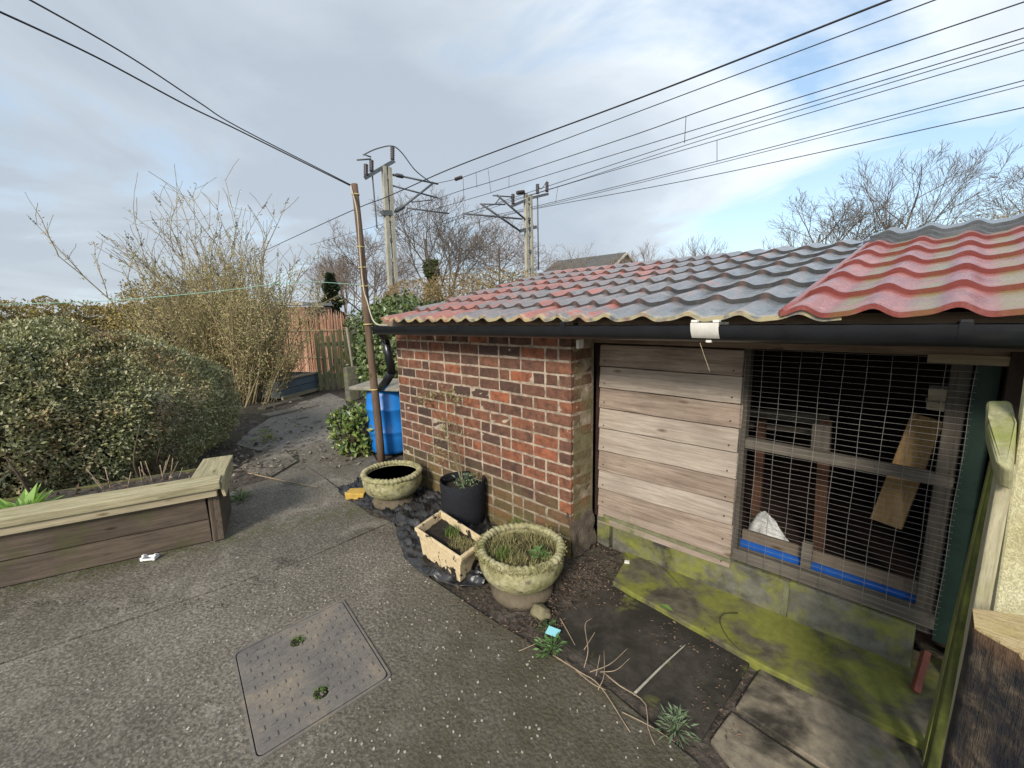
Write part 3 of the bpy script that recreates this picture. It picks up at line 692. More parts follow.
for x in (-2.15, -1.30, W(965, 333, 1.75).x):
    b = half_pipe(x - 0.014, x + 0.014, 0.060, 1.80, 0.0, 0.004); b.bar((x, 1.752, gz(x) + 0.045), (x, 1.742, gz(x) + 0.045), 0.024, 0.008); obj('gutter_bracket', b, M_gut, gut)
mb = MB(); mb.lathe((0, 0, 0), [(0.001, 0), (0.052, 0), (0.052, 0.006), (0.001, 0.006)], 24)
mb.v[-1][:] = [(-3.27 - q[2], 1.80 + q[0], min(gz(-3.27) + 0.04 + q[1], gz(-3.27) + 0.042)) for q in mb.v[-1]]; obj('gutter_stop_end', mb, M_gut, gut)
xa, xb = W(690, 335, 1.74).x, W(718, 335, 1.74).x
b = half_pipe(xa, xb, 0.063, 1.80, 0.0, 0.006)
for x in (xa + 0.012, xb - 0.012): b.bar((x, 1.742, gz(x) + 0.046), (x, 1.768, gz(x) + 0.046), 0.024, 0.010)
b.box(((xa + xb) / 2 + 0.008, 1.788, gz(xa) - 0.028), (0.022, 0.03, 0.024))
o = obj('gutter_union', b, M_white, gut, label='chalky white gutter joint clip'); bevel(o, 0.002)
mb = MB(); mb.tube(curve_pts([W(700, 343, 1.79), W(704, 355, 1.80), W(710, 372, 1.82)], 12), 0.0013, 5); obj('loose_string', mb, simple('frayed_string', (0.34, 0.28, 0.18), 0.9), gut)
pts = [(-3.235, 1.80, 1.455), (-3.245, 1.82, 1.41), tuple(AX(386, 341, -3.40)), tuple(AX(391.5, 372, -3.42)), tuple(AX(386, 382, -3.58)), tuple(AX(381, 388, -3.75))]
mb = MB(); mb.tube([pts[0], pts[1], pts[2]], 0.034, 12); mb.tube([pts[2], pts[3]], 0.036, 12); mb.tube([pts[3], pts[4], pts[5]], 0.040, 12)
obj('downpipe', mb, M_gut, shed)
mb = MB(); a = W(580, 343, BY - .02); mb.box((a.x, BY - 0.02, a.z - 0.005), (0.016, 0.05, 0.05), None, 0.001); obj('cable_outlet', mb, M_white, shed)
mb = MB(); a = W(921, 655, 2.2); mb.bar(W(926, 652, 2.24), G(915, 692, 0.032), 0.045, 0.02, up=(1, 0.3, 0)); obj('timber_offcut', mb, simple('red_brown_paint', (0.15, 0.045, 0.028), 0.7, 0.35, 14), None, label='red-brown painted timber offcut leaning at the right end of the kerb', cat='offcut')
# ================================================================== small leaf helpers
def leafmat(name, cols, rough=0.5, trans=0.25, patch=None, spec=0.35):
    t = MT(name); r = t.island(); n = len(cols)
    col = t.ramp(r, [(i / max(1, n - 1), c) for i, c in enumerate(cols)])
    if patch:
        pc, sc, lo, hi = patch
        col = t.mix(t.ramp(t.noise(t.co(), sc, 4, 0.6), [(lo, 0.0), (hi, 0.85)]), col, pc)
    return t.fin(col, rough, spec=spec, trans=trans)
def rand_unit(n):
    v = rng.normal(size=(n, 3)); return v / np.linalg.norm(v, axis=1)[:, None]
def fnoise(P, f, seed=0.0):
    return np.array([mnoise.noise(Vector((p[0] * f + seed, p[1] * f, p[2] * f))) for p in P])
# ================================================================== pots
def mk_stone():
    t = MT('lichened_stone'); v = t.co(rand=True); n = t.noise(v, 7, 6, 0.65); f = t.noise(v, 45, 5, 0.65)
    col = t.ramp(t.m_('ADD', t.m_('MULTIPLY', n, 0.6), t.m_('MULTIPLY', f, 0.4)), [(0.32, (0.12, 0.11, 0.05)), (0.5, (0.27, 0.25, 0.135)), (0.66, (0.46, 0.425, 0.28))])
    col = t.mix(t.ramp(t.noise(v, 11, 6), [(0.52, 0.0), (0.72, 0.7)]), col, (0.16, 0.17, 0.045))
    col = t.mix(t.ramp(t.noise(v, 20, 5), [(0.56, 0.0), (0.70, 0.75)]), col, (0.06, 0.05, 0.035))
    return t.fin(col, 0.92, t.m_('ADD', n, f), 0.6, 0.006, spec=0.15)
M_stone = mk_stone()
M_pots = simple('dark_potting_soil', (0.030, 0.024, 0.018), 0.95, 0.5, 25, bump=1.0, bd=0.02)
M_ped = simple('damp_brown_stone', (0.105, 0.085, 0.058), 0.9, 0.4, 14, bump=0.6, bd=0.006)
def bowl(c, ang, label, water):
    root = thing('stone_planter', c, label, 'planter')
    H = 0.355; KZ = 0.80; KR = 1.03
    def fn(r, z, a):
        k = 1 + 0.010 * math.sin(a * 2 + ang) + 0.006 * mnoise.noise(Vector((math.cos(a) * 3, math.sin(a) * 3, z * 9 + ang)))
        if z < H - 0.05 and z > 0.11 and r > 0.12: k += 0.014 * abs(math.sin(a * 5 + ang)) * math.sin((z - 0.11) / (H - 0.16) * math.pi)
        return r * k * KR, z * KZ
    mb = MB()
    mb.lathe(c, [(0.13, 0.098), (0.150, 0.100), (0.180, 0.125), (0.208, 0.165), (0.225, 0.215), (0.231, 0.262), (0.229, 0.300), (0.226, 0.318), (0.200, 0.325), (0.196, 0.30), (0.192, 0.24), (0.16, 0.215), (0.02, 0.21)], 72, fn)
    obj('bowl', mb, M_stone, root)
    mb = MB(); n = 220; m = 12; V = []; F = []
    for k in range(n):                                  # rope-moulded rim
        a = 2 * math.pi * k / n
        for q in range(m):
            b = 2 * math.pi * q / m
            rr = 0.0205 * (1 + (0.14 + 0.10 * mnoise.noise(Vector((math.cos(a) * 2, math.sin(a) * 2, 7 + ang)))) * math.sin(a * 44 + b * 1.0)) * (1 + 0.26 * mnoise.noise(Vector((math.cos(a) * 4, math.sin(a) * 4, ang + q * .1))))
            kx = 1 + 0.010 * math.sin(a * 2 + ang); r0 = 0.217 * kx
            V.append((c[0] + (r0 + rr * math.cos(b) * 1.1) * KR * math.cos(a), c[1] + (r0 + rr * math.cos(b) * 1.1) * KR * math.sin(a), c[2] + 0.334 * KZ + rr * 1.0 * math.sin(b)))
    for k in range(n):
        for q in range(m): F.append((k * m + q, ((k + 1) % n) * m + q, ((k + 1) % n) * m + (q + 1) % m, k * m + (q + 1) % m))
    mb.add(V, F, True); obj('rim', mb, M_stone, root)
    mb = MB(); mb.lathe(c, [(0.165, -0.01), (0.172, 0.03), (0.160, 0.055), (0.142, 0.075), (0.140, 0.102), (0.05, 0.104)], 56, fn); obj('pedestal', mb, M_ped, root)
    return root
P1c = G(392, 471.5, 0.268); P1c.z = 0; P3c = G(521, 546, 0.268); P3c.z = 0
p1 = bowl(P1c, 0.4, 'stone bowl planter holding black water, beside the blue barrel', True)
t = MT('dark_water'); w_ = t.fin((0.022, 0.022, 0.021), 0.05, t.noise(t.co(), 30, 2), 0.03, 0.002, spec=0.5)
mb = MB(); mb.lathe(P1c, [(0.206, 0.246), (0.001, 0.246)], 48); obj('water', mb, w_, p1)
p3 = bowl(P3c, 2.1, 'stone bowl planter overgrown with moss and weeds at the brick corner', False)
mb = MB(); P = []
for i in range(22):
    row = []
    for k in range(49):
        a = 2 * math.pi * k / 48; r = 0.212 * i / 21
        x, y = P3c.x + r * math.cos(a), P3c.y + r * math.sin(a)
        row.append((x, y, 0.232 + 0.035 * (1 - (i / 21) ** 2) + 0.018 * mnoise.noise(Vector((x * 14, y * 14, 0)))))
    P.append(row)
mb.grid(P); obj('soil', mb, simple('mossy_soil', (0.075, 0.068, 0.030), 0.95, 0.55, 28, bump=1.0, bd=0.02), p3)
def grass_tuft(c, r, n, h, lean=0.6, wd=0.004, mb=None):
    mb = mb or MB(); V = []; F = []
    for i in range(n):
        a = random.random() * 6.283; q = r * math.sqrt(random.random()); x, y = c[0] + q * math.cos(a), c[1] + q * math.sin(a)
        b = random.random() * 6.283; hh = h * random.uniform(0.5, 1.1); ln = hh * lean * random.uniform(0.2, 1.2)
        dx, dy = math.cos(b), math.sin(b); w = wd * random.uniform(0.7, 1.2); sx, sy = -dy * w / 2, dx * w / 2
        p0 = (x, y, c[2] - 0.004); p1 = (x + dx * ln * .35, y + dy * ln * .35, c[2] + hh * .65); p2 = (x + dx * ln, y + dy * ln, c[2] + hh)
        o = len(V)
        V += [(p0[0] - sx, p0[1] - sy, p0[2]), (p0[0] + sx, p0[1] + sy, p0[2]), (p1[0] - sx * .8, p1[1] - sy * .8, p1[2]), (p1[0] + sx * .8, p1[1] + sy * .8, p1[2]), p2]
        F += [(o, o + 1, o + 3, o + 2), (o + 2, o + 3, o + 4)]
    mb.add(V, F); return mb
M_grass = leafmat('fresh_grass', [(0.06, 0.11, 0.02), (0.10, 0.17, 0.03), (0.15, 0.22, 0.05)], 0.6)
M_dry = leafmat('dry_moss_grass', [(0.15, 0.13, 0.055), (0.27, 0.235, 0.10), (0.37, 0.33, 0.165), (0.19, 0.20, 0.065)], 0.8)
M_weed = leafmat('weed_leaf', [(0.07, 0.14, 0.035), (0.10, 0.19, 0.06), (0.15, 0.25, 0.09)], 0.5)
M_sage = leafmat('grey_green_leaf', [(0.12, 0.17, 0.09), (0.19, 0.25, 0.15), (0.10, 0.14, 0.06)], 0.6)
mb = MB()
for i in range(120):
    a = random.random() * 6.283; q = 0.195 * math.sqrt(random.random()); z = 0.232 + 0.035 * (1 - (q / .212) ** 2)
    grass_tuft((P3c.x + q * math.cos(a), P3c.y + q * math.sin(a), z), 0.02, 10, 0.035, 1.6, 0.0035, mb)
obj('moss_cover', mb, M_dry, p3, kind='stuff')
mb = MB(); a0 = G(503, 557, 0.25); grass_tuft((a0.x, a0.y, 0.245), 0.045, 70, 0.075, 0.9, 0.004, mb)
a1 = G(515, 525, 0.25); m2_ = grass_tuft((a1.x, a1.y, .25), 0.05, 50, 0.05, 0.9, 0.004); obj('grass_tuft', m2_, M_grass, loc=(a1.x, a1.y, .25), label='shorter grass tuft towards the far rim of the mossy stone bowl', cat='grass')
obj('grass_tuft', mb, M_grass, loc=(a0.x, a0.y, 0.245), label='taller green grass tuft at the near left of the mossy stone bowl', cat='grass')
def weed(c, n, r, ll, lw, m, label, up=0.35, nm='weed', stems=True, cat='weed', group=None):
    c = Vector(c); mb = MB(); Pp = []; Dd = []; Nn = []; Ls = []
    for i in range(n):
        a = random.random() * 6.283; q = r * random.random() ** 0.7; h = random.uniform(0.2, 1.0) * up * (1.15 - q / (r + 1e-6))
        p = c + Vector((q * math.cos(a), q * math.sin(a), max(0.006, h)))
        d = Vector((math.cos(a), math.sin(a), random.uniform(-0.15, 0.6))); nn = Vector((random.gauss(0, .3), random.gauss(0, .3), 1))
        Pp.append(p - d.normalized() * ll * 0.3); Dd.append(d); Nn.append(nn); Ls.append(ll * random.uniform(0.6, 1.2))
        if stems and i % 3 == 0: mb.tube([c, c.lerp(p, 0.5) + Vector((0, 0, h * .2)), p], 0.0013, 4)
    mb.leaves(Pp, Dd, Nn, np.array(Ls), np.array(Ls) * lw / ll, 0.2)
    return obj(nm, mb, m, loc=c, label=label, cat=cat, group=group)
a2 = G(540, 556, 0.26); weed((a2.x, a2.y, 0.25), 34, 0.055, 0.042, 0.024, M_weed, 'leafy green weed growing in the mossy stone bowl', 0.05)
# mossy fringe on the rim
mb = MB()
for i in range(1500):
    a = random.uniform(-2.9, -0.2) if random.random() < 0.75 else random.random() * 6.283
    r = 0.240 + random.gauss(0, 0.008); z = 0.270 + random.gauss(0, 0.012)
    p = np.array([[P3c.x + r * math.cos(a), P3c.y + r * math.sin(a), z]]); d = np.array([[math.cos(a) * .4 + random.gauss(0, .4), math.sin(a) * .4 + random.gauss(0, .4), random.gauss(-.3, .5)]])
    mb.leaves(p, d, rand_unit(1), 0.014, 0.005)
obj('moss_fringe', mb, M_dry, p3, kind='stuff')
# black fabric pot with a straggly shrub
Bc = Vector((-2.335, 1.885, 0.0))
bk = thing('plant_pot', Bc, 'black fabric plant pot standing against the brick wall', 'plant pot')
def bfn(r, z, a): k = 1 + 0.012 * mnoise.noise(Vector((math.cos(a) * 2.2, math.sin(a) * 2.2, z * 5))) + 0.006 * math.sin(a * 3 + 1); return r * k, z + 0.006 * math.sin(a * 2)
M_fab = simple('black_fabric', (0.014, 0.015, 0.019), 0.85, 0.3, 60, spec=0.2, bump=0.4)
mb = MB(); mb.lathe(Bc, [(0.148, 0.0), (0.158, 0.02), (0.163, 0.12), (0.166, 0.24), (0.169, 0.335), (0.166, 0.340), (0.160, 0.330), (0.157, 0.27)], 48, bfn, cap_ends=False); obj('pot_wall', mb, M_fab, bk)
mb = MB(); mb.lathe(Bc, [(0.160, 0.282), (0.08, 0.292), (0.001, 0.295)], 32); obj('soil', mb, M_pots, bk)
# shrub: three thin stems with sparse leaves
mb = MB(); Pp = []; Dd = []; Nn = []; base = Vector((Bc.x + 0.005, Bc.y + 0.0, 0.28))
tips = [W(432, 392, 1.96), W(447, 395, 1.98), W(455, 398, 1.95), W(440, 452, 1.90), W(425, 398, 1.98), W(448, 430, 1.93)]
for tp in tips:
    mid = base.lerp(tp, 0.55) + Vector((random.gauss(0, .02), random.gauss(0, .015), 0.03))
    cp = curve_pts([base, mid, tp], 16); mb.tube(cp, np.linspace(0.0035, 0.0012, len(cp)), 5)
obj_stem = mb
ml = MB()
for tp in tips[:3] + [tips[4]]:
    for i in range(34):
        p = tp + Vector((random.gauss(0, .05), random.gauss(0, .03), random.gauss(-.01, .03))); Pp.append(p); Dd.append((random.gauss(0, 1), random.gauss(0, 1), random.gauss(.2, .6))); Nn.append((random.gauss(0, .5), -0.6, 1))
for tp in (tips[3], tips[5]):
    for i in range(60):
        p = tp + Vector((random.gauss(0, .055), random.gauss(0, .03), random.gauss(0.0, .05))); Pp.append(p); Dd.append((random.gauss(0, 1), random.gauss(0, 1), random.gauss(.2, .6))); Nn.append((random.gauss(0, .5), -0.6, 1))
ml.leaves(Pp, Dd, Nn, rng.uniform(0.018, 0.038, len(Pp)), rng.uniform(0.008, 0.015, len(Pp)))
lowP = [base + Vector((0.03 + random.gauss(0, .05), random.gauss(0, .045), random.uniform(0, .09))) for _ in range(130)]
ml2 = MB(); ml2.leaves(lowP, [(random.gauss(0, 1), random.gauss(0, 1), random.uniform(0, 1.2)) for _ in lowP], [(random.gauss(0, .4), random.gauss(0, .4), 1) for _ in lowP], rng.uniform(0.02, 0.038, 130), rng.uniform(0.008, 0.014, 130))
M_olive = leafmat('sparse_olive_leaf', [(0.14, 0.15, 0.05), (0.24, 0.24, 0.09), (0.30, 0.28, 0.13)], 0.6)
sh = thing('potted_shrub', base, 'straggly sparse shrub growing in the black fabric pot', 'shrub')
obj('stems', obj_stem, simple('thin_bark', (0.13, 0.12, 0.07), 0.9), sh); obj('foliage', ml, M_olive, sh); obj('low_foliage', ml2, M_sage, sh)
# cream trough: corners from the photo on its own plane
t0, t1, t2, t3 = Vector((-2.215, 1.375, 0)), Vector((-1.715, 1.350, 0)), Vector((-1.755, 1.585, 0)), Vector((-2.29, 1.64, 0))
tr = thing('trough_planter', (t0 + t2) / 2, 'flaking cream rectangular trough planter on the black sheeting', 'planter')
def mk_cream():
    t = MT('flaking_cream_paint'); v = t.co(); n = t.noise(v, 9, 6, 0.65, 0.4); f = t.noise(v, 40, 4)
    col = t.ramp(f, [(0.3, (0.46, 0.36, 0.215)), (0.7, (0.60, 0.49, 0.315))])
    col = t.mix(t.ramp(n, [(0.575, 0.0), (0.60, 1.0)]), col, (0.018, 0.015, 0.012))
    return t.fin(col, 0.7, t.ramp(n, [(0.60, 1.0), (0.625, 0.0)]), 0.4, 0.003)
M_cream = mk_cream()
ctr = (t0 + t1 + t2 + t3) / 4
def ring(k, z): return [Vector((ctr.x + (p.x - ctr.x) * k, ctr.y + (p.y - ctr.y) * k, z)) for p in (t0, t1, t2, t3)]
mb = MB(); Rs = [ring(0.80, 0.012), ring(0.88, 0.140), ring(0.93, 0.144), ring(0.95, 0.172), ring(1.0, 0.176), ring(1.0, 0.198), ring(0.90, 0.200), ring(0.86, 0.13)]
V = [p for r in Rs for p in r]; F = [(3, 2, 1, 0)]
for i in range(len(Rs) - 1):
    for k in range(4): F.append((i * 4 + k, i * 4 + (k + 1) % 4, (i + 1) * 4 + (k + 1) % 4, (i + 1) * 4 + k))
mb.add(V, F); o = obj('trough_body', mb, M_cream, tr); bevel(o, 0.004, 2)
mb = MB(); r8 = ring(0.885, 0.0); P = []
for i in range(20):
    row = []
    for j in range(20):
        q = r8[0].lerp(r8[1], i / 19).lerp(r8[3].lerp(r8[2], i / 19), j / 19); row.append((q.x, q.y, 0.150 + 0.014 * mnoise.noise(Vector((q.x * 18, q.y * 18, 3)))))
    P.append(row)
mb.grid(P); obj('soil', mb, M_pots, tr)
gp_ = G(452, 532, 0.17); mb = grass_tuft((gp_.x, gp_.y, 0.150), 0.05, 110, 0.055, 1.0, 0.0035); obj('grass_tuft', mb, M_grass, loc=(gp_.x, gp_.y, 0.15), label='grass tuft growing in the cream trough', cat='grass')
mb = MB()
for i in range(70): grass_tuft((ctr.x + random.uniform(-.02, .19), ctr.y + random.uniform(-.05, .07), 0.150), 0.02, 6, 0.03, 1.4, 0.003, mb)
obj('moss_cover', mb, M_dry, tr, kind='stuff')
# yellow block
a = G(357, 499); mb = MB(); mb.box((a.x - 0.02, a.y + 0.01, 0.035), (0.155, 0.115, 0.066), Matrix.Rotation(0.75, 3, 'Z'), 0.005); o = obj('brick', mb, simple('yellow_ochre_brick', (0.42, 0.27, 0.06), 0.9, 0.25, 20, bump=0.5), label='yellow brick lying beside the water-filled stone bowl', cat='brick'); bevel(o, 0.008, 3)
# black sheeting
mb = MB()
outer = [G(338, 492), G(352, 503), G(374, 512), G(394, 524), G(399, 545), G(411, 566), G(434, 580), G(458, 588), G(482, 586)]
inner = [G(378, 470), G(404, 482), G(425, 486), G(446, 494), G(470, 510), G(488, 524), G(497, 538), G(510, 552), G(520, 566)]
oc = curve_pts(outer, 120); ic = curve_pts(inner, 120); nI = min(len(oc), len(ic)); P = []
for i in range(nI):
    row = []
    for j in range(44):
        q = Vector(oc[i]).lerp(Vector(ic[i]), j / 43)
        fold = abs(mnoise.noise(Vector((q.x * 9, q.y * 9, 1)))) * 0.045 + (1 - abs(mnoise.noise(Vector((q.x * 7 + q.y * 5, q.y * 16 - q.x * 7, 2))))) ** 7 * 0.050 - 0.014 + (1 - abs(mnoise.noise(Vector((q.x * 19, q.y * 9, 6))))) ** 9 * 0.014
        e = min(1, j / 4) ; ed = 0.012 * mnoise.noise(Vector((i * .18, 7, 0)))
        row.append((q.x + ed * (1 - j / 43), q.y + ed * (1 - j / 43), 0.006 + max(0, fold) * (0.25 + 0.75 * e)))
    P.append(row)
mb.grid(P)
t = MT('black_polythene'); M_poly = t.fin(t.ramp(t.noise(t.co(), 14, 5), [(0.4, (0.012, 0.013, 0.016)), (0.75, (0.06, 0.058, 0.056))]), 0.33, t.noise(t.co(), 45, 5, 0.6, 0.8), 0.35, 0.006, spec=0.5)
o = obj('plastic_sheet', mb, M_poly, loc=G(400, 540), label='crumpled black plastic sheet spread under the pots', cat='plastic sheet'); q_ = o.modifiers.new('solid', 'SOLIDIFY'); q_.thickness = 0.002
mb = MB(); a = G(347, 494); mb.blob((a.x - .03, a.y, 0.03), (0.10, 0.045, 0.035), 4, 0.5, 16, 2.5); obj('plastic_scrap', mb, M_poly, label='bunched end of black plastic beside the yellow brick', cat='plastic sheet')
# ------------------------------------------------------------------ barrel and downpipe target
Wc = G(393.5, 449); Wc.z = 0
br = thing('water_barrel', Wc, 'blue plastic water barrel with a slab lid at the end of the brick wall', 'barrel')
M_blue = simple('blue_plastic', (0.014, 0.165, 0.52), 0.38, 0.18, 9, spec=0.5, bump=0.06)
mb = MB(); mb.lathe(Wc, [(0.19, 0.0), (0.235, 0.012), (0.252, 0.05), (0.262, 0.2), (0.262, 0.24), (0.270, 0.25), (0.270, 0.275), (0.264, 0.285), (0.264, 0.50), (0.271, 0.51), (0.271, 0.535), (0.264, 0.545), (0.256, 0.68), (0.238, 0.725), (0.215, 0.745), (0.19, 0.748)], 56); obj('barrel_body', mb, M_blue, br)
mb = MB(); mb.box((Wc.x, Wc.y - .02, 0.775), (0.62, 0.56, 0.035), Matrix.Rotation(0.5, 3, 'Z') @ Matrix.Rotation(0.03, 3, 'X'), 0.004); o = obj('lid', mb, simple('weathered_lid', (0.22, 0.205, 0.165), 0.9, 0.4, 10, bump=0.5), br); bevel(o, 0.008)
# ------------------------------------------------------------------ leaning line pole
pb, ptp = G(381.5, 461), AX(354.5, 184, -4.10)
pole = thing('line_pole', pb, 'tall slim brown wooden pole strapped with cable ties beside the barrel', 'pole')
M_pole = wood('brown_pole_timber', (0.085, 0.055, 0.036), (0.19, 0.13, 0.09), 'Z', dirt=0.4)
mb = MB(); cp = [Vector(pb).lerp(ptp, k / 12) + Vector((0.008 * math.sin(k * 0.8), 0, 0)) for k in range(13)]; cp[0].z = -0.05
mb.tube(cp, np.linspace(0.042, 0.030, 13), 12); po = obj('post', mb, M_pole, pole)
M_tie = simple('yellowed_cable_tie', (0.50, 0.40, 0.17), 0.6, 0.15)
for f in (0.28, 0.52, 0.655, 0.72, 0.79, 0.965):
    c = Vector(pb).lerp(ptp, f); r = 0.042 - 0.012 * f + 0.003; mb = MB(); mb.lathe((c.x + .003, c.y, c.z), [(r, -0.006), (r + 0.003, -0.006), (r + 0.003, 0.006), (r, 0.006)], 20, cap_ends=False); mb.box((c.x, c.y - r - 0.004, c.z), (0.014, 0.012, 0.012)); obj('cable_tie', mb, M_tie, pole)
M_cab = simple('black_cable', (0.02, 0.02, 0.022), 0.6, 0.2); M_wcab = simple('pale_cable', (0.42, 0.38, 0.30), 0.7, 0.2)
mb = MB(); pc = [ptp + Vector((0.0, -0.04, -0.02)), Vector(pb).lerp(ptp, 0.9) + Vector((0.09, -0.05, 0)), Vector(pb).lerp(ptp, 0.79) + Vector((0.055, -0.04, 0)), Vector(pb).lerp(ptp, 0.655) + Vector((0.05, -0.04, 0)), Vector(pb).lerp(ptp, 0.6) + Vector((0.12, -0.05, 0)), Vector((-3.35, 1.82, 1.50)), Vector((-3.2, 1.86, 1.47))]
mb.tube(curve_pts(pc, 40), 0.006, 6); obj('pole_cable', mb, M_wcab, pole)
# overhead cables to the house behind the photographer
def cable(pts, r, label, name='overhead_cable', m=M_cab, cat='cable', group=None, n=60, deps=None):
    P = [DP(x, y, d) for (x, y), d in zip(pts, deps)]; mb = MB(); mb.tube(curve_pts(P, n), r, 5); return obj(name, mb, m, loc=P[-1], label=label, cat=cat, group=group)
def dlin(n, a, b): return list(np.linspace(a, b, n))
cd = [1.75, 2.3, 3.0, 3.55, 4.05, 4.7]
cable([(-170, -62), (0, 12), (100, 59), (186, 105), (240, 131), (353, 187)], 0.0065, 'lower of two black cables sagging from upper left to the brown pole', deps=cd, group='cables to the brown pole')
cable([(-90, -62), (30, 0), (130, 57), (200, 103), (240, 128), (353, 186)], 0.0055, 'upper of two black cables sagging from upper left to the brown pole', deps=cd, group='cables to the brown pole')
cable([(-60, 304), (20, 304), (120, 300), (220, 291), (300, 282), (374, 286)], 0.0035, 'pale green washing line stretched in front of the tall shrub', 'washing_line', simple('green_line', (0.22, 0.40, 0.32), 0.6), 'washing line', deps=dlin(6, 3.6, 4.65))
# ------------------------------------------------------------------ raised bed
u_ = (Vector((-3.763, -0.471, 0)) - Vector((-3.431, 0.561, 0))).normalized(); v_ = Vector((u_.y, -u_.x, 0))
C0 = Vector((-3.431, 0.561, 0)); LEN = 2.6
M_bedf = wood('dark_bed_board', (0.062, 0.046, 0.034), (0.175, 0.135, 0.102), 'X', moss=0.20, mosscol=(0.075, 0.075, 0.035), dirt=0.5)
M_bedcap = wood('pale_bed_cap', (0.16, 0.14, 0.075), (0.50, 0.445, 0.29), 'X', moss=0.22, mosscol=(0.20, 0.19, 0.07), dirt=0.35)
M_bedstrip = wood('pale_strip', (0.24, 0.20, 0.125), (0.42, 0.36, 0.245), 'X', dirt=0.3)
bed = thing('raised_bed', C0, 'timber raised bed with pale cap rail and dark front boards before the hedge', 'raised bed')
bed.rotation_euler = (0, 0, 0)
yaw = math.atan2(u_.y, u_.x)
def bpart(nm, a, b, w, h, m, lean=(0, 0, 1), jit=0.002, bv=0.004):
    """a board of the bed, laid along its own x so the grain follows it"""
    A = C0 + u_ * a[0] + v_ * a[1] + Vector((0, 0, a[2])); B = C0 + u_ * b[0] + v_ * b[1] + Vector((0, 0, b[2]))
    d = B - A; ln = d.length; mid = (A + B) / 2; dn = d.normalized(); sd_ = dn.cross(Vector(lean)).normalized(); up_ = sd_.cross(dn)
    mb = MB(); mb.box((0, 0, 0), (ln, w, h), None, jit); o = obj(nm, mb, m, None, loc=(0, 0, 0))
    o.parent = bed; o.matrix_local = Matrix.Translation(mid - C0) @ Matrix((dn, sd_, up_)).transposed().to_4x4(); WORLD_LOC[o.name] = mid
    if bv: bevel(o, bv, 2)
    return o
leanv = Vector((0, 0, 1)) + v_ * -0.12
bpart('front_board', (0.06, 0.035, 0.085), (LEN, 0.035, 0.085), 0.035, 0.16, M_bedf, leanv)
bpart('front_board', (0.06, 0.022, 0.255), (LEN, 0.022, 0.255), 0.035, 0.168, M_bedf, leanv)
bpart('trim_strip', (-0.02, -0.035, 0.375), (LEN, -0.035, 0.375), 0.022, 0.06, M_bedstrip)
bpart('cap_rail', (-0.045, -0.005, 0.432), (LEN, -0.005, 0.432), 0.125, 0.05, M_bedcap, leanv)
bpart('cap_rail', (-0.02, 0.06, 0.452), (LEN, 0.06, 0.452), 0.05, 0.034, M_bedcap)
bpart('end_board', (0.0, 0.0, 0.20), (0.0, 0.52, 0.20), 0.035, 0.39, M_bedf, (0, 0, 1))
bpart('end_cap', (0.055, 0.05, 0.432), (0.03, 0.57, 0.442), 0.20, 0.03, M_bedcap)
bpart('end_trim', (-0.050, -0.04, 0.385), (-0.050, 0.57, 0.40), 0.022, 0.11, M_bedcap, leanv * 1 + u_ * 0.12)
bpart('back_board', (0.0, 0.56, 0.20), (LEN, 0.56, 0.20), 0.035, 0.37, wood('mossy_back_board', (0.07, 0.06, 0.03), (0.15, 0.14, 0.06), 'X', moss=0.6, mosscol=(0.11, 0.125, 0.03)))
bpart('corner_post', (0.025, 0.03, 0.0), (0.025, 0.03, 0.36), 0.06, 0.06, M_bedf, (1, 0, 0))
mb = MB(); P = []
for i in range(90):
    row = []
    for j in range(20):
        q = C0 + u_ * (0.02 + (LEN - .04) * i / 89) + v_ * (0.045 + 0.50 * j / 19); row.append((q.x, q.y, 0.375 + 0.03 * mnoise.noise(q * 6) + 0.014 * mnoise.noise(q * 25)))
    P.append(row)
mb.grid(P); obj('soil', mb, M_soil, bed)
a = C0 + u_ * 1.02 + v_ * 0.22 + Vector((0, 0, 0.36))
pl = MB(); Pp = []; Dd = []; Nn = []; ls = []
for i in range(46):
    an = random.random() * 6.28; el = random.uniform(0.15, 1.2); Pp.append(a + Vector((0.02 * math.cos(an), 0.02 * math.sin(an), 0.0))); Dd.append((math.cos(an) * math.cos(el), math.sin(an) * math.cos(el), math.sin(el))); Nn.append((-math.cos(an) * math.sin(el), -math.sin(an) * math.sin(el), math.cos(el) + .1)); ls.append(random.uniform(0.10, 0.20))
pl.leaves(Pp, Dd, Nn, np.array(ls), np.array(ls) * 0.36, 0.25)
obj('foxglove', pl, leafmat('bright_rosette_leaf', [(0.17, 0.30, 0.05), (0.26, 0.42, 0.09), (0.34, 0.50, 0.14)], 0.5, 0.3), loc=a, label='bright green leafy rosette growing in the raised bed', cat='plant').name = 'rosette_plant'
# white plastic clip on the path
a = G(150, 559); mb = MB(); Rz = Matrix.Rotation(0.9, 3, 'Z')
def cb_(off, sz):
    o_ = Rz @ Vector(off); mb.box((a.x + o_.x, a.y + o_.y, off[2]), sz, Rz)
for off, sz in (((-0.035, 0, 0.012), (0.018, 0.05, 0.024)), ((0.035, 0, 0.012), (0.018, 0.05, 0.024)), ((0, 0.019, 0.010), (0.055, 0.012, 0.016)), ((0, -0.019, 0.008), (0.055, 0.012, 0.012)), ((-0.035, 0.0, 0.028), (0.014, 0.018, 0.012)), ((0.035, 0.0, 0.028), (0.014, 0.018, 0.012))): cb_(off, sz)
o = obj('plastic_clip', mb, simple('white_plastic', (0.75, 0.75, 0.73), 0.4, 0.06), label='white plastic clip lying on the path by the raised bed', cat='clip'); bevel(o, 0.003)
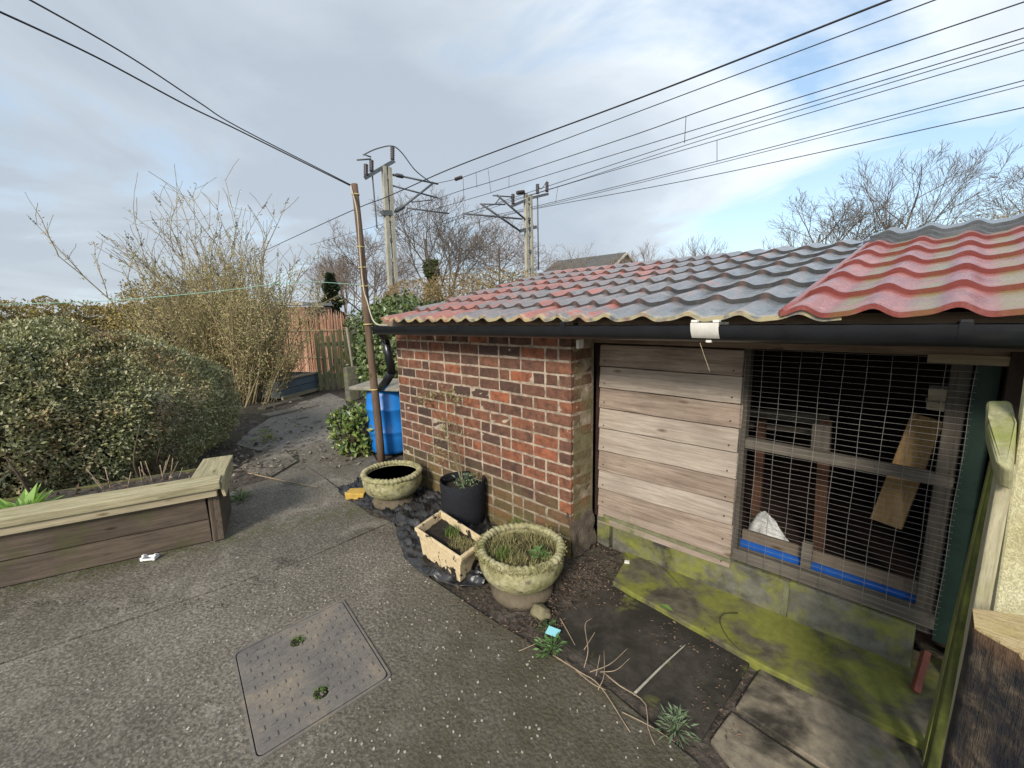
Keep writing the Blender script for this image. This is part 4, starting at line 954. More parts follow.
# ------------------------------------------------------------------ manhole cover
q0, q1, q2, q3 = G(235.5, 655), G(342, 602), G(389, 677), G(257.5, 760)
ctr = (q0 + q1 + q2 + q3) / 4
mh = thing('manhole_cover', ctr, 'rusty rectangular iron manhole cover set in the concrete path', 'manhole cover')
def mk_iron():
    t = MT('rusty_cast_iron'); v = t.co(); n = t.noise(v, 4, 6, 0.6, 0.3); f = t.noise(v, 60, 5)
    col = t.ramp(t.m_('ADD', t.m_('MULTIPLY', n, 0.7), t.m_('MULTIPLY', f, 0.3)), [(0.38, (0.105, 0.095, 0.086)), (0.50, (0.145, 0.130, 0.114)), (0.60, (0.20, 0.168, 0.130)), (0.72, (0.29, 0.240, 0.170))])
    return t.fin(col, t.ramp(n, [(0.4, 0.45), (0.6, 0.85)]), f, 0.4, 0.003, spec=0.4)
M_iron = mk_iron()
def rrect(k, n=6, cr=0.10):
    Q = [q0, q1, q2, q3]; R = []
    for i in range(4):
        p = ctr + (Q[i] - ctr) * k; pa = ctr + (Q[i - 1] - ctr) * k; pn = ctr + (Q[(i + 1) % 4] - ctr) * k
        a_ = p.lerp(pa, 0.028 / (p - pa).length); b_ = p.lerp(pn, 0.028 / (p - pn).length)
        for j in range(n + 1):
            t_ = j / n; R.append(a_ * (1 - t_) ** 2 + p * 2 * t_ * (1 - t_) + b_ * t_ * t_)
    return R
mb = MB(); mb.prism(rrect(1.010), -0.02, 0.003); obj('gap', mb, simple('packed_dirt', (0.022, 0.018, 0.014), 0.95), mh)
ro, ri = rrect(1.045), rrect(1.008); nr = len(ro)
mb = MB(); mb.add([(p.x, p.y, 0.0065) for p in ro] + [(p.x, p.y, 0.0065) for p in ri] + [(p.x, p.y, -0.02) for p in ro] + [(p.x, p.y, -0.02) for p in ri], [(i, (i + 1) % nr, nr + (i + 1) % nr, nr + i) for i in range(nr)] + [(2 * nr + i, 2 * nr + (i + 1) % nr, (i + 1) % nr, i) for i in range(nr)] + [(nr + i, nr + (i + 1) % nr, 3 * nr + (i + 1) % nr, 3 * nr + i) for i in range(nr)])
obj('frame', mb, M_iron, mh)
mb = MB(); mb.prism(rrect(0.990), -0.02, 0.008); e1_ = (q1 - q0); e2_ = (q3 - q0)
nU, nV = 13, 10
for i in range(nU):
    for j in range(nV):
        u, w = 0.07 + 0.86 * i / (nU - 1), 0.08 + 0.84 * j / (nV - 1)
        if abs(u - .38) < .07 and abs(w - .25) < .09 or abs(u - .45) < .07 and abs(w - .72) < .09: continue
        p = q0.lerp(q1, u).lerp(q3.lerp(q2, u), w); along = (e1_ if (i + j) % 2 else e2_).normalized()
        mb.bar((p.x - along.x * .011, p.y - along.y * .011, 0.0092), (p.x + along.x * .011, p.y + along.y * .011, 0.0095), 0.011, 0.0046)
o = obj('plate', mb, M_iron, mh); bevel(o, 0.0015)
for (px, py, nm_) in ((297, 642, 'upper'), (321, 693, 'lower')):
    a = G(px, py, 0.008); mb = MB(); mb.lathe((a.x, a.y, 0.0), [(0.03, 0.0088), (0.022, 0.0094), (0.002, 0.0090)], 16); obj('keyhole_dirt', mb, M_pots, mh)
    weed((a.x, a.y, 0.009), 46, 0.032, 0.013, 0.006, M_grass, 'small moss tuft in the %s keyhole of the manhole cover' % ('far' if nm_ == 'upper' else 'near'), 0.018, 'moss_tuft', False, 'moss')
# ------------------------------------------------------------------ the mossy gate, crackled board and cut post on the right
M_mgate = wood('mossy_gate_timber', (0.10, 0.095, 0.035), (0.24, 0.235, 0.10), 'Z', moss=0.45, mosscol=(0.20, 0.215, 0.05))
M_mgate2 = wood('grey_mossy_timber', (0.24, 0.215, 0.13), (0.46, 0.42, 0.29), 'Z', moss=0.15, mosscol=(0.22, 0.23, 0.08))
gt = thing('gate', W(925, 768, 1.80), 'moss-covered timber gate seen edge-on beside the wire mesh', 'gate')
def stick(nm, a, b, w, h, m, up=(0, 1, 0)):
    mb = MB(); mb.bar(a, b, w, h, up=up, jit=0.002); o = obj(nm, mb, m, gt); bevel(o, 0.004, 2); return o
stick('stile', W(996, 452, 1.92), W(919, 776, 1.84), 0.014, 0.06, M_mgate)
stick('pale', W(1001, 462, 1.76), W(929, 780, 1.72), 0.028, 0.05, wood('dark_green_timber', (0.05, 0.055, 0.02), (0.10, 0.11, 0.03), 'Z', moss=0.6))  # dark green timber of the pale between the stiles
stick('stile', W(1007.5, 462, 1.56), W(947, 790, 1.46), 0.030, 0.06, M_mgate2)
tp = [W(986, 399, 1.72), W(1012, 400, 1.72), W(1017, 420, 1.60), W(1013, 470, 1.44), W(996, 462, 1.44), W(985, 420, 1.64)]
mb = MB(); dv = Vector((0.012, 0.05, -0.07)); V = tp + [p + dv for p in tp]; n = 6
mb.add(V, [tuple(range(n))[::-1], tuple(range(n, 2 * n))] + [(i, (i + 1) % n, n + (i + 1) % n, n + i) for i in range(n)])
o = obj('top_block', mb, wood('mossy_top_block', (0.22, 0.21, 0.10), (0.40, 0.385, 0.24), 'Z', moss=0.35, mosscol=(0.20, 0.225, 0.05)), gt); bevel(o, 0.012, 3)
def mk_crackle():
    t = MT('crackled_lichened_paint'); v = t.co(scale=(1.0, 1.0, 0.7)); n = t.noise(v, 6, 5); f = t.noise(v, 50, 4)
    cr = t.vor(t.mix(0.12, v, t.noise(v, 14, 6, 0.7, out='Color')), 105, 'DISTANCE_TO_EDGE')
    col = t.ramp(t.m_('ADD', t.m_('MULTIPLY', n, 0.6), t.m_('MULTIPLY', f, 0.4)), [(0.35, (0.46, 0.42, 0.23)), (0.65, (0.68, 0.65, 0.44))])
    col = t.mix(t.ramp(cr, [(0.01, 0.32), (0.05, 0.0)]), col, (0.30, 0.26, 0.13))
    col = t.mix(t.ramp(t.noise(v, 14, 6, 0.7), [(0.5, 0.0), (0.7, 0.6)]), col, (0.40, 0.38, 0.20))
    return t.fin(col, 0.85, t.ramp(cr, [(0.0, 0.0), (0.1, 1.0)]), 0.6, 0.004)
mb = MB(); Yc = 1.60; a = W(1026, 385, Yc); b = W(991.5, 620, Yc)
V = []
sl = (a.x - b.x) / (a.z - b.z)
for (x0, z) in ((a.x + sl * (1.42 - a.z), 1.42), (a.x + sl * (0.3 - a.z), 0.30)):
    V += [(x0, Yc, z), (x0 + 0.26, Yc - .05, z), (x0 + 0.26, Yc + 0.0, z), (x0, Yc + 0.045, z)]
mb.add(V, [(0, 1, 2, 3), (7, 6, 5, 4), (0, 4, 5, 1), (1, 5, 6, 2), (2, 6, 7, 3), (3, 7, 4, 0)])
o = obj('board', mb, mk_crackle(), label='pale yellow-green crackled board standing at the right edge', cat='board'); bevel(o, 0.006)
ps = [G(972.5, 609, .9), G(974.5, 627, .9), G(1000, 642, .9), G(1080, 686, .9), G(1125, 645, .9), G(1060, 622, .9), G(1024, 616.5, .9), G(998, 612, .9)]
pst = thing('sawn_post', (sum(p.x for p in ps) / 8, sum(p.y for p in ps) / 8, 0), 'thick dark timber post with a pale sawn top in the near right corner', 'post')
bs = [(p.x + 0.006, p.y) for p in ps]
mb = MB(); n = len(ps); V = []
for k, z in enumerate(np.linspace(0, 0.897, 16)):
    for i, p in enumerate(ps): V.append((p.x - 0.012 * (1 - z / .9) + 0.003 * mnoise.noise(Vector((i * 3, z * 6, 1))), p.y + 0.004 * mnoise.noise(Vector((i * 3, z * 6, 5))), z))
F = [tuple(range(n))]
for k in range(15):
    for i in range(n): F.append((k * n + i, k * n + (i + 1) % n, (k + 1) * n + (i + 1) % n, (k + 1) * n + i))
mb.add(V, F)
def mk_tar():
    t = MT('tarred_post'); v = t.co(); n = t.noise(v, 8, 7, 0.7, 0.4); f = t.noise(t.co(scale=(60, 60, 7)), 1.0, 6, 0.7)
    col = t.ramp(n, [(0.46, (0.014, 0.015, 0.020)), (0.56, (0.040, 0.033, 0.028)), (0.64, (0.105, 0.080, 0.058)), (0.74, (0.20, 0.165, 0.12))])
    p = t.sepxyz(v)
    top = t.m_('ADD', p[2], t.m_('MULTIPLY', t.m_('SUBTRACT', n, 0.5), 0.10))
    col = t.mix(t.ramp(t.m_('MULTIPLY', t.m_('SUBTRACT', top, 0.82), 10.0), [(0.3, 0.0), (0.7, 0.7)]), col, (0.15, 0.088, 0.05))
    return t.fin(col, 0.75, t.m_('ADD', n, f), 1.0, 0.012, spec=0.25)
o = obj('post_body', mb, mk_tar(), pst); bevel(o, 0.008, 3, 25)
def mk_end():
    t = MT('sawn_end_grain'); v = t.co(); n = t.noise(v, 30, 7, 0.7, 1.2); st = t.noise(t.co(scale=(1, 7, 1), rot=(0, 0, 0.5)), 26, 6, 0.7); big = t.noise(v, 9, 4)
    col = t.ramp(st, [(0.3, (0.34, 0.235, 0.115)), (0.55, (0.50, 0.385, 0.205)), (0.75, (0.62, 0.50, 0.30))])
    col = t.mix(t.ramp(n, [(0.52, 0.0), (0.72, 0.7)]), col, (0.24, 0.15, 0.07)); col = t.mix(t.ramp(big, [(0.5, 0.0), (0.7, 0.5)]), col, (0.42, 0.36, 0.10))
    return t.fin(col, 0.95, t.m_('ADD', n, st), 0.9, 0.006)
mb = MB(); mb.prism([(ps[i].x * 1.0, ps[i].y) for i in range(n)], 0.890, 0.9015); obj('sawn_top', mb, mk_end(), pst)
# ================================================================== vegetation
def shell_leaves(mb, surf, n, ln, wd, out=0.6, upb=0.35):
    """surf(n) -> points, normals"""
    P, N = surf(n); D = rand_unit(n) * 0.9 + N * out; D[:, 2] += upb * 0.3
    Nn = N * 0.7 + rand_unit(n) * 0.5; Nn[:, 2] += upb
    l = rng.uniform(0.6, 1.25, n) * ln; mb.leaves(P, D, Nn, l, l * wd / ln, 0.18)
def ell_surface(c, r, pw=2.0, clump=0.12, freq=2.2, depth=0.14, zmin=0.02, keep=None, seed=0.0):
    c = np.array(c, float); r = np.array(r, float)
    def f(n):
        m = int(n * 3.0); ar = np.array([r[1] * r[2], r[0] * r[2], r[0] * r[1]]); ax = rng.choice(3, m, p=ar / ar.sum())
        u = rng.uniform(-1, 1, (m, 3)); u[np.arange(m), ax] = rng.choice([-1.0, 1.0], m)
        k = (np.abs(u) ** pw).sum(1) ** (-1.0 / pw); S = u * k[:, None]
        P = c + S * r; Nn = np.sign(S) * np.abs(S) ** (pw - 1) / r; Nn /= np.linalg.norm(Nn, axis=1)[:, None]
        ok = P[:, 2] > zmin
        if keep is not None: ok &= keep(P)
        P = P[ok][:n]; Nn = Nn[ok][:n]
        q = fnoise(P, freq, seed) * clump + fnoise(P, freq * 3.1, seed + 5) * clump * 0.6
        P = P + Nn * q[:, None] - Nn * (rng.random(len(P)) ** 2 * depth)[:, None]
        while len(P) < n:
            P = np.concatenate([P, P[:n - len(P)] + rng.normal(0, .02, (min(len(P), n - len(P)), 3))]); Nn = np.concatenate([Nn, Nn[:n - len(Nn)]])
        return P[:n], Nn[:n]
    return f
M_twig = simple('hedge_wood', (0.085, 0.065, 0.045), 0.9, 0.4, 20)
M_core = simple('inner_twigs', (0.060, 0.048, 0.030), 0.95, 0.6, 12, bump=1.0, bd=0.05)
# ---- the big clipped hedge behind the raised bed
HC, HR = (-6.28, -2.05, 0.60), (1.72, 3.42, 1.05)
hedge = thing('hedge', (HC[0], HC[1], 0), 'large rounded evergreen hedge with browned patches behind the raised bed', 'hedge')
t = MT('evergreen_leaf'); r_ = t.island()
col = t.ramp(r_, [(0.0, (0.12, 0.135, 0.042)), (0.35, (0.23, 0.235, 0.09)), (0.7, (0.34, 0.33, 0.16)), (1.0, (0.45, 0.42, 0.27))])
p_ = t.noise(t.co(), 1.9, 4, 0.65)
col = t.mix(t.m_('MULTIPLY', t.ramp(p_, [(0.47, 0.0), (0.62, 1.0)]), t.ramp(t.m_('FRACT', t.m_('MULTIPLY', r_, 17.0)), [(0.35, 0.0), (0.5, 0.9)])), col, t.mix(t.m_('FRACT', t.m_('MULTIPLY', r_, 31.0)), (0.20, 0.105, 0.05), (0.34, 0.215, 0.10)))
M_ever = t.fin(col, 0.40, spec=0.5, trans=0.12)
mb = MB()
keep = lambda P: (P[:, 1] > -4.6) & ((P[:, 0] > -6.6) | (P[:, 2] > 1.2))
shell_leaves(mb, ell_surface(HC, HR, 2.3, 0.095, 2.8, 0.13, 0.05, keep, 3.0), 115000, 0.034, 0.018, 0.75, 0.6)
shell_leaves(mb, ell_surface(HC, HR, 2.3, 0.095, 2.8, 0.13, 0.05, lambda P: (P[:, 1] > -0.4) & (P[:, 0] > -7.3), 3.0), 36000, 0.034, 0.018, 0.75, 0.6)
obj('foliage', mb, M_ever, hedge, kind='stuff')
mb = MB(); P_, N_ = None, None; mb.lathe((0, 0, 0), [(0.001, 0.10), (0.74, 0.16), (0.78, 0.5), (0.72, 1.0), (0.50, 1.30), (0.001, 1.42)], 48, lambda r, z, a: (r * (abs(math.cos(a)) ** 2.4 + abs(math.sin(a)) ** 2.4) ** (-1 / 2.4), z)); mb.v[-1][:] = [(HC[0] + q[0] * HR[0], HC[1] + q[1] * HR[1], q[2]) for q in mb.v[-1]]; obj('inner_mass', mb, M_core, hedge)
mb = MB()
for i in range(46):
    y = random.uniform(-3.6, 0.5); x = HC[0] + HR[0] * random.uniform(0.55, 0.92); a = Vector((x, y, 0.0)); b = a + Vector((random.gauss(0.10, .14), random.gauss(0, .25), random.uniform(0.35, 0.7)))
    m = a.lerp(b, 0.5) + Vector((random.gauss(0, .05), random.gauss(0, .05), 0)); cp = curve_pts([a, m, b], 8); mb.tube(cp, np.linspace(random.uniform(0.008, 0.020), 0.004, len(cp)), 5)
obj('stems', mb, M_twig, hedge, kind='stuff')
mb = MB(); ml = MB(); Ps, Ns = ell_surface(HC, HR, 2.3, 0.095, 2.8, 0.13, 0.0, keep, 3.0)(180)
for p, n_ in zip(Ps, Ns):
    if p[2] < 0.5: continue
    dv = n_ * 0.6 + np.array([0, 0, 0.7]) + rng.normal(0, .35, 3); dv /= np.linalg.norm(dv); L_ = random.uniform(0.04, 0.10)
    mb.tube([p - dv * .05, p + dv * L_], [0.0028, 0.0015], 3, caps=False); k = 7
    q = p + dv * (rng.random(k)[:, None] * L_); ml.leaves(q, rand_unit(k) + dv, rand_unit(k) + np.array([0, 0, .8]), rng.uniform(.025, .04, k), 0.017)
obj('shoot_stems', mb, M_twig, hedge, kind='stuff'); obj('shoots', ml, M_ever, hedge, kind='stuff')
# ---- twig trees
def grow(mb, base, h, spread, seed, nmain=7, twig=0.012, ang=0.55, levels=4, r0=None, kids=(5, 7), first=0.22, wig=0.07, up=0.05):
    rs = random.Random(seed); r0 = r0 or h * 0.017
    def branch(p, d, ln, r, lev):
        n = 6 if lev < 2 else 4; pts = [Vector(p)]; dd = Vector(d).normalized()
        for k in range(n):
            dd = (dd + Vector((rs.gauss(0, wig), rs.gauss(0, wig), rs.gauss(0, wig) + up))).normalized(); pts.append(pts[-1] + dd * (ln / n))
        mb.tube(pts, np.linspace(r, max(twig * 0.8, r * 0.35), n + 1), (7, 5, 4, 3, 3)[min(lev, 4)], caps=False)
        if lev >= levels: return
        nk = nmain if lev == 0 else rs.randint(*kids)
        a0 = rs.uniform(0, 6.283)
        for k in range(nk):
            lo = first if lev == 0 else 0.18; f = lo + (0.98 - lo) * (k + rs.random() * 0.8) / nk; i = min(n - 1, int(f * n)); q = pts[i].lerp(pts[i + 1], f * n - i); pd = (pts[i + 1] - pts[i]).normalized()
            az = a0 + k * 2.4 + rs.gauss(0, .4); an = ang * rs.uniform(0.75, 1.3) * (spread if lev == 0 else 1.0); side = pd.orthogonal().normalized(); side.rotate(Matrix.Rotation(az, 3, pd))
            branch(q, pd * math.cos(an) + side * math.sin(an), ln * rs.uniform(0.55, 0.78) * (1.12 - 0.62 * f) * (1.15 if lev == 0 else 1), max(twig, r * (1 - 0.6 * f) * 0.62), lev + 1)
    branch(base, Vector((rs.gauss(0, .03), rs.gauss(0, .03), 1)), h * 0.85, r0, 0)
    return mb
M_bark = simple('bare_bark', (0.15, 0.125, 0.10), 0.95, 0.35, 6)
M_bark2 = simple('pinkish_bark', (0.21, 0.165, 0.13), 0.95, 0.35, 6)
M_ivyl = leafmat('ivy_leaf', [(0.035, 0.055, 0.015), (0.065, 0.085, 0.022), (0.105, 0.115, 0.035), (0.13, 0.13, 0.05)], 0.45)
def bare_tree(px, py, d, top, label, seed, spread=1.0, nstem=1, m=M_bark, twig=0.016, ivy=False, name='bare_tree', **k):
    b = DP(px, py, d); b.z = -0.02; tz = DP(px, top, d).z; h = tz
    root = thing(name, b, label, 'tree', 'bare trees beyond the railway'); mb = MB()
    for s_ in range(nstem):
        o = Vector(((s_ - (nstem - 1) / 2) * h * 0.05, random.uniform(-.3, .3), 0)); grow(mb, b + o, h * (1.0 - 0.08 * s_), spread, seed + s_ * 13, twig=twig, **k)
    Vv = np.concatenate(mb.v); sc = h / Vv[:, 2].max(); mb.v = [np.column_stack([q[:, 0], q[:, 1], q[:, 2] * sc]) for q in mb.v]
    obj('branches', mb, m, root)
    if ivy:
        ml = MB(); n = 5200; z = rng.uniform(0.2, h * 0.52, n); a = rng.uniform(0, 6.283, n); rr = (0.30 + 0.55 * np.abs(np.sin(z * 1.3 + 1))) * rng.random(n) ** 0.5 * (1 - 0.4 * z / (h * .52)) * 1.2
        P = np.column_stack([b.x + rr * np.cos(a), b.y + rr * np.sin(a), z]); ml.leaves(P, rand_unit(n), rand_unit(n), 0.17, 0.13); obj('ivy', ml, M_ivyl, root, kind='stuff')
    return root
bare_tree(433, 300, 33, 192, 'multi-stemmed bare tree with ivy on its trunk right of the nearer railway mast', 11, 1.0, 2, ivy=True, ang=0.55, twig=0.013, nmain=8, first=0.3, kids=(4, 6))
bare_tree(366, 300, 36, 228, 'low bare tree directly behind the brown pole and nearer railway mast', 23, 1.1, 2, m=M_bark2, twig=0.012, ang=0.65)
bare_tree(497, 300, 37, 214, 'slender brownish bare tree between the two railway masts', 31, 1.2, 2, m=M_bark2, ang=0.95, twig=0.014, r0=0.11, first=0.25, nmain=13, up=0.0, kids=(4, 5))
bare_tree(890, 300, 29, 158, 'wide-crowned bare tree standing over the red roof sheet', 48, 1.2, 1, ang=0.55, twig=0.010, nmain=11, first=0.14, r0=0.12, kids=(4, 6))
bare_tree(824, 300, 32, 190, 'smaller bare tree left of the wide-crowned one above the roof', 53, 1.0, 2, ang=0.55, twig=0.012, nmain=7, kids=(4, 6))
bare_tree(1034, 300, 25, 160, 'bare tree cut by the right edge above the roof', 61, 1.25, 1, ang=0.6, twig=0.010, nmain=9, r0=0.11, kids=(4, 6))
for i, (px, tp_, d_) in enumerate(((575, 243, 46), (603, 250, 50), (655, 240, 44), (700, 236, 43), (328, 246, 40), (345, 252, 38))):
    bare_tree(px, 300, d_, tp_, ['thin pale bare tree right of the far railway mast', 'faint bare tree behind the distant house roof', 'first thin bare sapling above the grey roof right of the distant house', 'second thin bare sapling above the grey roof, further right', 'thin bare tree behind the small dark conifer', 'thin bare tree just left of the brown pole'][i], 70 + i * 7, 0.9, 1, m=M_bark2, ang=0.45, levels=3, twig=0.013, nmain=9)
# ---- tall unkempt shrub
SB = G(238, 406); SB.z = 0
shrub = thing('tall_shrub', SB, 'tall straggly buddleia-like shrub with pale leafy stems beside the hedge', 'shrub')
mb = MB(); LP = []; LD = []; TP = []; TD = []
rs = random.Random(5)
right = Vector((0.725, 0.688, 0)); away = Vector((-0.681, 0.713, 0))
def shoot(b, d, ln, r, lev):
    n = 8; pts = [b]; dd = Vector(d).normalized()
    for k in range(n):
        dd = (dd + Vector((rs.gauss(0, .09), rs.gauss(0, .09), 0.02 - 0.035 * (k / n) * ln / 2))).normalized(); pts.append(pts[-1] + dd * (ln / n))
        if lev == 0 and k > 1 or lev == 1 and k > 0:
            for _ in range(3 if lev == 0 else 2):
                if rs.random() < 0.75: LP.append(pts[-1]); LD.append(dd)
    mb.tube(pts, np.linspace(r, max(0.0035, r * 0.3), n + 1), 5 if lev == 0 else 3, caps=False)
    if lev == 0:
        for _ in range(rs.randint(6, 9)):
            i = rs.randint(2, n); s_ = Vector((rs.gauss(0, 1), rs.gauss(0, 1), rs.uniform(0.1, 1.2))).normalized(); q = (pts[i] - pts[i - 1]).normalized()
            shoot(pts[i], (q * 1.1 + s_ * 0.8), ln * rs.uniform(0.18, 0.42), max(0.004, r * 0.45), 1)
    elif lev == 1:
        TP.append(pts[-1]); TD.append(dd)
        for _ in range(3):
            i = rs.randint(2, n); s_ = Vector((rs.gauss(0, 1), rs.gauss(0, 1), rs.gauss(0.2, .6))).normalized(); shoot(pts[i], ((pts[i] - pts[i - 1]).normalized() + s_), ln * 0.4, 0.0035, 2)
for i in range(74):
    s_ = rs.gauss(0, 0.72); aw = rs.gauss(0, 0.40); b = SB + right * (s_ * 0.36 - 0.25) + away * (aw * 0.7 + 0.5); ln = rs.uniform(1.6, 3.1) * (1.0 - 0.10 * abs(s_))
    s_ = min(s_, 1.25)
    if i < 8: s_ = -rs.uniform(1.2, 1.9); ln = rs.uniform(2.6, 3.2)
    shoot(b, right * s_ * 0.36 + away * aw * 0.3 + Vector((0, 0, 1)), ln, rs.uniform(0.010, 0.022), 0)
M_canes = simple('pale_canes', (0.27, 0.22, 0.13), 0.9, 0.4, 8)
for i in range(150):
    s_ = rs.gauss(0, 0.8); s_ = max(-1.6, min(1.5, s_)); b = SB + right * (s_ * 0.5 - 0.2) + away * rs.gauss(0.5, 0.35); shoot(b, right * s_ * 0.40 + away * rs.gauss(0, .3) + Vector((0, 0, 1)), rs.uniform(0.7, 1.7), 0.006, 1)
obj('stems', mb, M_canes, shrub)
M_bud = leafmat('straw_olive_leaf', [(0.22, 0.23, 0.075), (0.36, 0.33, 0.13), (0.50, 0.43, 0.215), (0.48, 0.34, 0.195), (0.30, 0.32, 0.12)], 0.7, 0.25)
mb = MB(); P = []; D = []
for p, d in zip(LP, LD):
    for _ in range(6 if p.z < 2.0 else 4): sg = 0.06 if p.z < 2.0 else 0.022; P.append(p + Vector((rs.gauss(0, sg), rs.gauss(0, sg), rs.gauss(0, sg)))); D.append(d * 0.5 + Vector((rs.gauss(0, 1), rs.gauss(0, 1), rs.gauss(.1, .8))))
P = np.array([tuple(p) for p in P]); D = np.array([tuple(d) for d in D])
hi = P[:, 2] < 2.6; keepm = hi | (rng.random(len(P)) < 0.42); P = P[keepm]; D = D[keepm]
l_ = rng.uniform(0.03, 0.065, len(P)); mb.leaves(P, D, rand_unit(len(P)), l_, l_ * 0.30)
obj('foliage', mb, M_bud, shrub, kind='stuff')
mb = MB()
for p, d in zip(TP, TD):
    if p.z > 2.0 and rs.random() < 0.5:
        for k in range(30): f = rs.random(); mb.leaves(np.array([tuple(p + d * (f * 0.16))]), rand_unit(1) + np.array([tuple(d)]), rand_unit(1), 0.035 * (1.2 - f), 0.014)
obj('seed_heads', mb, leafmat('dry_seed_heads', [(0.09, 0.085, 0.06), (0.17, 0.16, 0.11)], 0.9), shrub, kind='stuff')
# ---- leafy masses
def bush(name, c, r, n, ln, m, label, cat, pw=2.4, clump=0.18, group=None, core=True, freq=1.6, seed=1.0, depth=0.25, wd=0.55, corem=None, zmin=0.0):
    root = thing(name, (c[0], c[1], 0), label, cat, group); mb = MB(); shell_leaves(mb, ell_surface(c, r, pw, clump, freq, depth, zmin, None, seed), n, ln, ln * wd, 0.5, 0.4); obj('foliage', mb, m, root, kind='stuff')
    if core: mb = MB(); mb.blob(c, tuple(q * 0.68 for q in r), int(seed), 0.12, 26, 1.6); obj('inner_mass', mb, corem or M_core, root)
    return root
M_ochre = leafmat('ochre_leaf', [(0.17, 0.13, 0.04), (0.30, 0.215, 0.07), (0.22, 0.20, 0.06), (0.36, 0.26, 0.11)], 0.7)
M_copper = leafmat('copper_leaf', [(0.34, 0.17, 0.09), (0.47, 0.25, 0.14), (0.57, 0.35, 0.21), (0.38, 0.21, 0.11)], 0.7)
M_brownh = leafmat('brown_hedge_leaf', [(0.18, 0.125, 0.065), (0.29, 0.195, 0.10), (0.20, 0.175, 0.07), (0.38, 0.26, 0.15)], 0.75)
a = DP(30, 326, 12.5); bush('hedge', (a.x, a.y, 1.12), (1.3, 5.2, 1.00), 34000, 0.10, M_ochre, 'low ochre-brown hedge seen beyond the top of the large hedge', 'hedge', 2.4, 0.32)
a = DP(190, 300, 13.0); bush('ochre_bush', (a.x, a.y, 1.35), (1.6, 2.0, 1.50), 9000, 0.085, M_ochre, 'ochre-green bush behind the tall shrub on its left', 'bush', 2.2, 0.25, seed=4.0)
fa, fb = DP(262, 345, 12.4), DP(350, 345, 11.4); fa.z = fb.z = 0
rf_ = thing('reed_fence', (fa + fb) / 2, 'pinkish-brown reed fence panel behind the picket gate', 'fence')
mb = MB(); dn = (fb - fa).normalized(); ln_ = (fb - fa).length; nn_ = Vector((-dn.y, dn.x, 0)); k = int(ln_ / 0.022)
for q in range(k):
    p = fa + dn * (q * 0.022) + nn_ * random.gauss(0, .02); hh = 1.62 + random.gauss(0, .07); t_ = random.gauss(0, .025)
    mb.tube([p + Vector((0, 0, -.02)), p + dn * t_ * .5 + Vector((0, 0, hh * .5)), p + dn * t_ + Vector((0, 0, hh))], [0.012, 0.011, 0.007], 4, caps=False)
obj('reeds', mb, leafmat('reed_stems', [(0.26, 0.135, 0.085), (0.44, 0.24, 0.155), (0.56, 0.36, 0.25), (0.36, 0.19, 0.12)], 0.85, 0.0), rf_, kind='stuff')
mb = MB(); mb.bar(fa + nn_ * .06 + Vector((0, 0, .8)), fb + nn_ * .06 + Vector((0, 0, .8)), 0.03, 1.45); obj('backing', mb, simple('fence_backing', (0.15, 0.08, 0.055), 0.95, 0.4), rf_)
for z in (0.45, 1.2):
    mb = MB(); mb.bar(fa - nn_ * .05 + Vector((0, 0, z)), fb - nn_ * .05 + Vector((0, 0, z)), 0.012, 0.02); obj('wire_tie', mb, M_canes, rf_)
a = DP(332, 300, 20); root = thing('conifer', (a.x, a.y, 0), 'small dark conifer left of the brown pole', 'tree'); mb = MB(); n = 5200; z = rng.uniform(0.6, DP(332, 274, 20).z, n); zt = z.max(); rr = 0.70 * (1 - (z / zt)) ** 0.6 * rng.random(n) ** 0.5 * (0.75 + 0.35 * np.sin(z * 9)) + 0.04; an = rng.uniform(0, 6.283, n)
mb.leaves(np.column_stack([a.x + rr * np.cos(an), a.y + rr * np.sin(an), z]), np.column_stack([np.cos(an), np.sin(an), rng.normal(-.1, .4, n)]), rand_unit(n), 0.17, 0.07); obj('crown', mb, leafmat('dark_conifer', [(0.020, 0.034, 0.015), (0.05, 0.07, 0.03)], 0.7), root); mb = MB(); mb.tube([(a.x, a.y, -.02), (a.x, a.y, zt * .9)], [0.12, 0.02], 8); obj('trunk', mb, M_bark, root)
# ivy over the boundary fence behind the barrel
ivy = thing('ivy_mass', (-6.0, 4.2, 0), 'glossy green ivy covering the boundary between barrel and picket gate', 'ivy')
M_ivyb = leafmat('glossy_ivy', [(0.04, 0.068, 0.018), (0.075, 0.115, 0.03), (0.125, 0.165, 0.05), (0.21, 0.235, 0.11)], 0.38, 0.15, spec=0.5)
mb = MB()
for (px, py, d_, r_, n) in ((366, 350, 10.0, (0.55, 0.45, 1.0), 2600), (372, 372, 9.2, (0.4, 0.4, 0.8), 1500), (388, 352, 7.4, (0.46, 0.5, 0.92), 3300), (405, 344, 6.9, (0.75, 0.6, 0.76), 4200), (436, 338, 6.9, (0.8, 0.5, 0.50), 2600), (386, 385, 7.2, (0.38, 0.4, 0.6), 1800), (393, 372, 6.2, (0.45, 0.4, 0.7), 3000)):
    c = DP(px, py, d_); shell_leaves(mb, ell_surface(c, r_, 2.2, 0.16, 2.4, 0.22, 0.0, None, px * .1), n, 0.075, 0.062, 0.55, 0.5)
obj('foliage', mb, M_ivyb, ivy, kind='stuff')
mb = MB()
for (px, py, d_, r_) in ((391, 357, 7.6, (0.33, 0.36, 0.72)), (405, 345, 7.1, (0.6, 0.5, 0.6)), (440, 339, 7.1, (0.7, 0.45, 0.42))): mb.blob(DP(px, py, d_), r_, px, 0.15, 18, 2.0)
obj('inner_mass', mb, M_core, ivy)
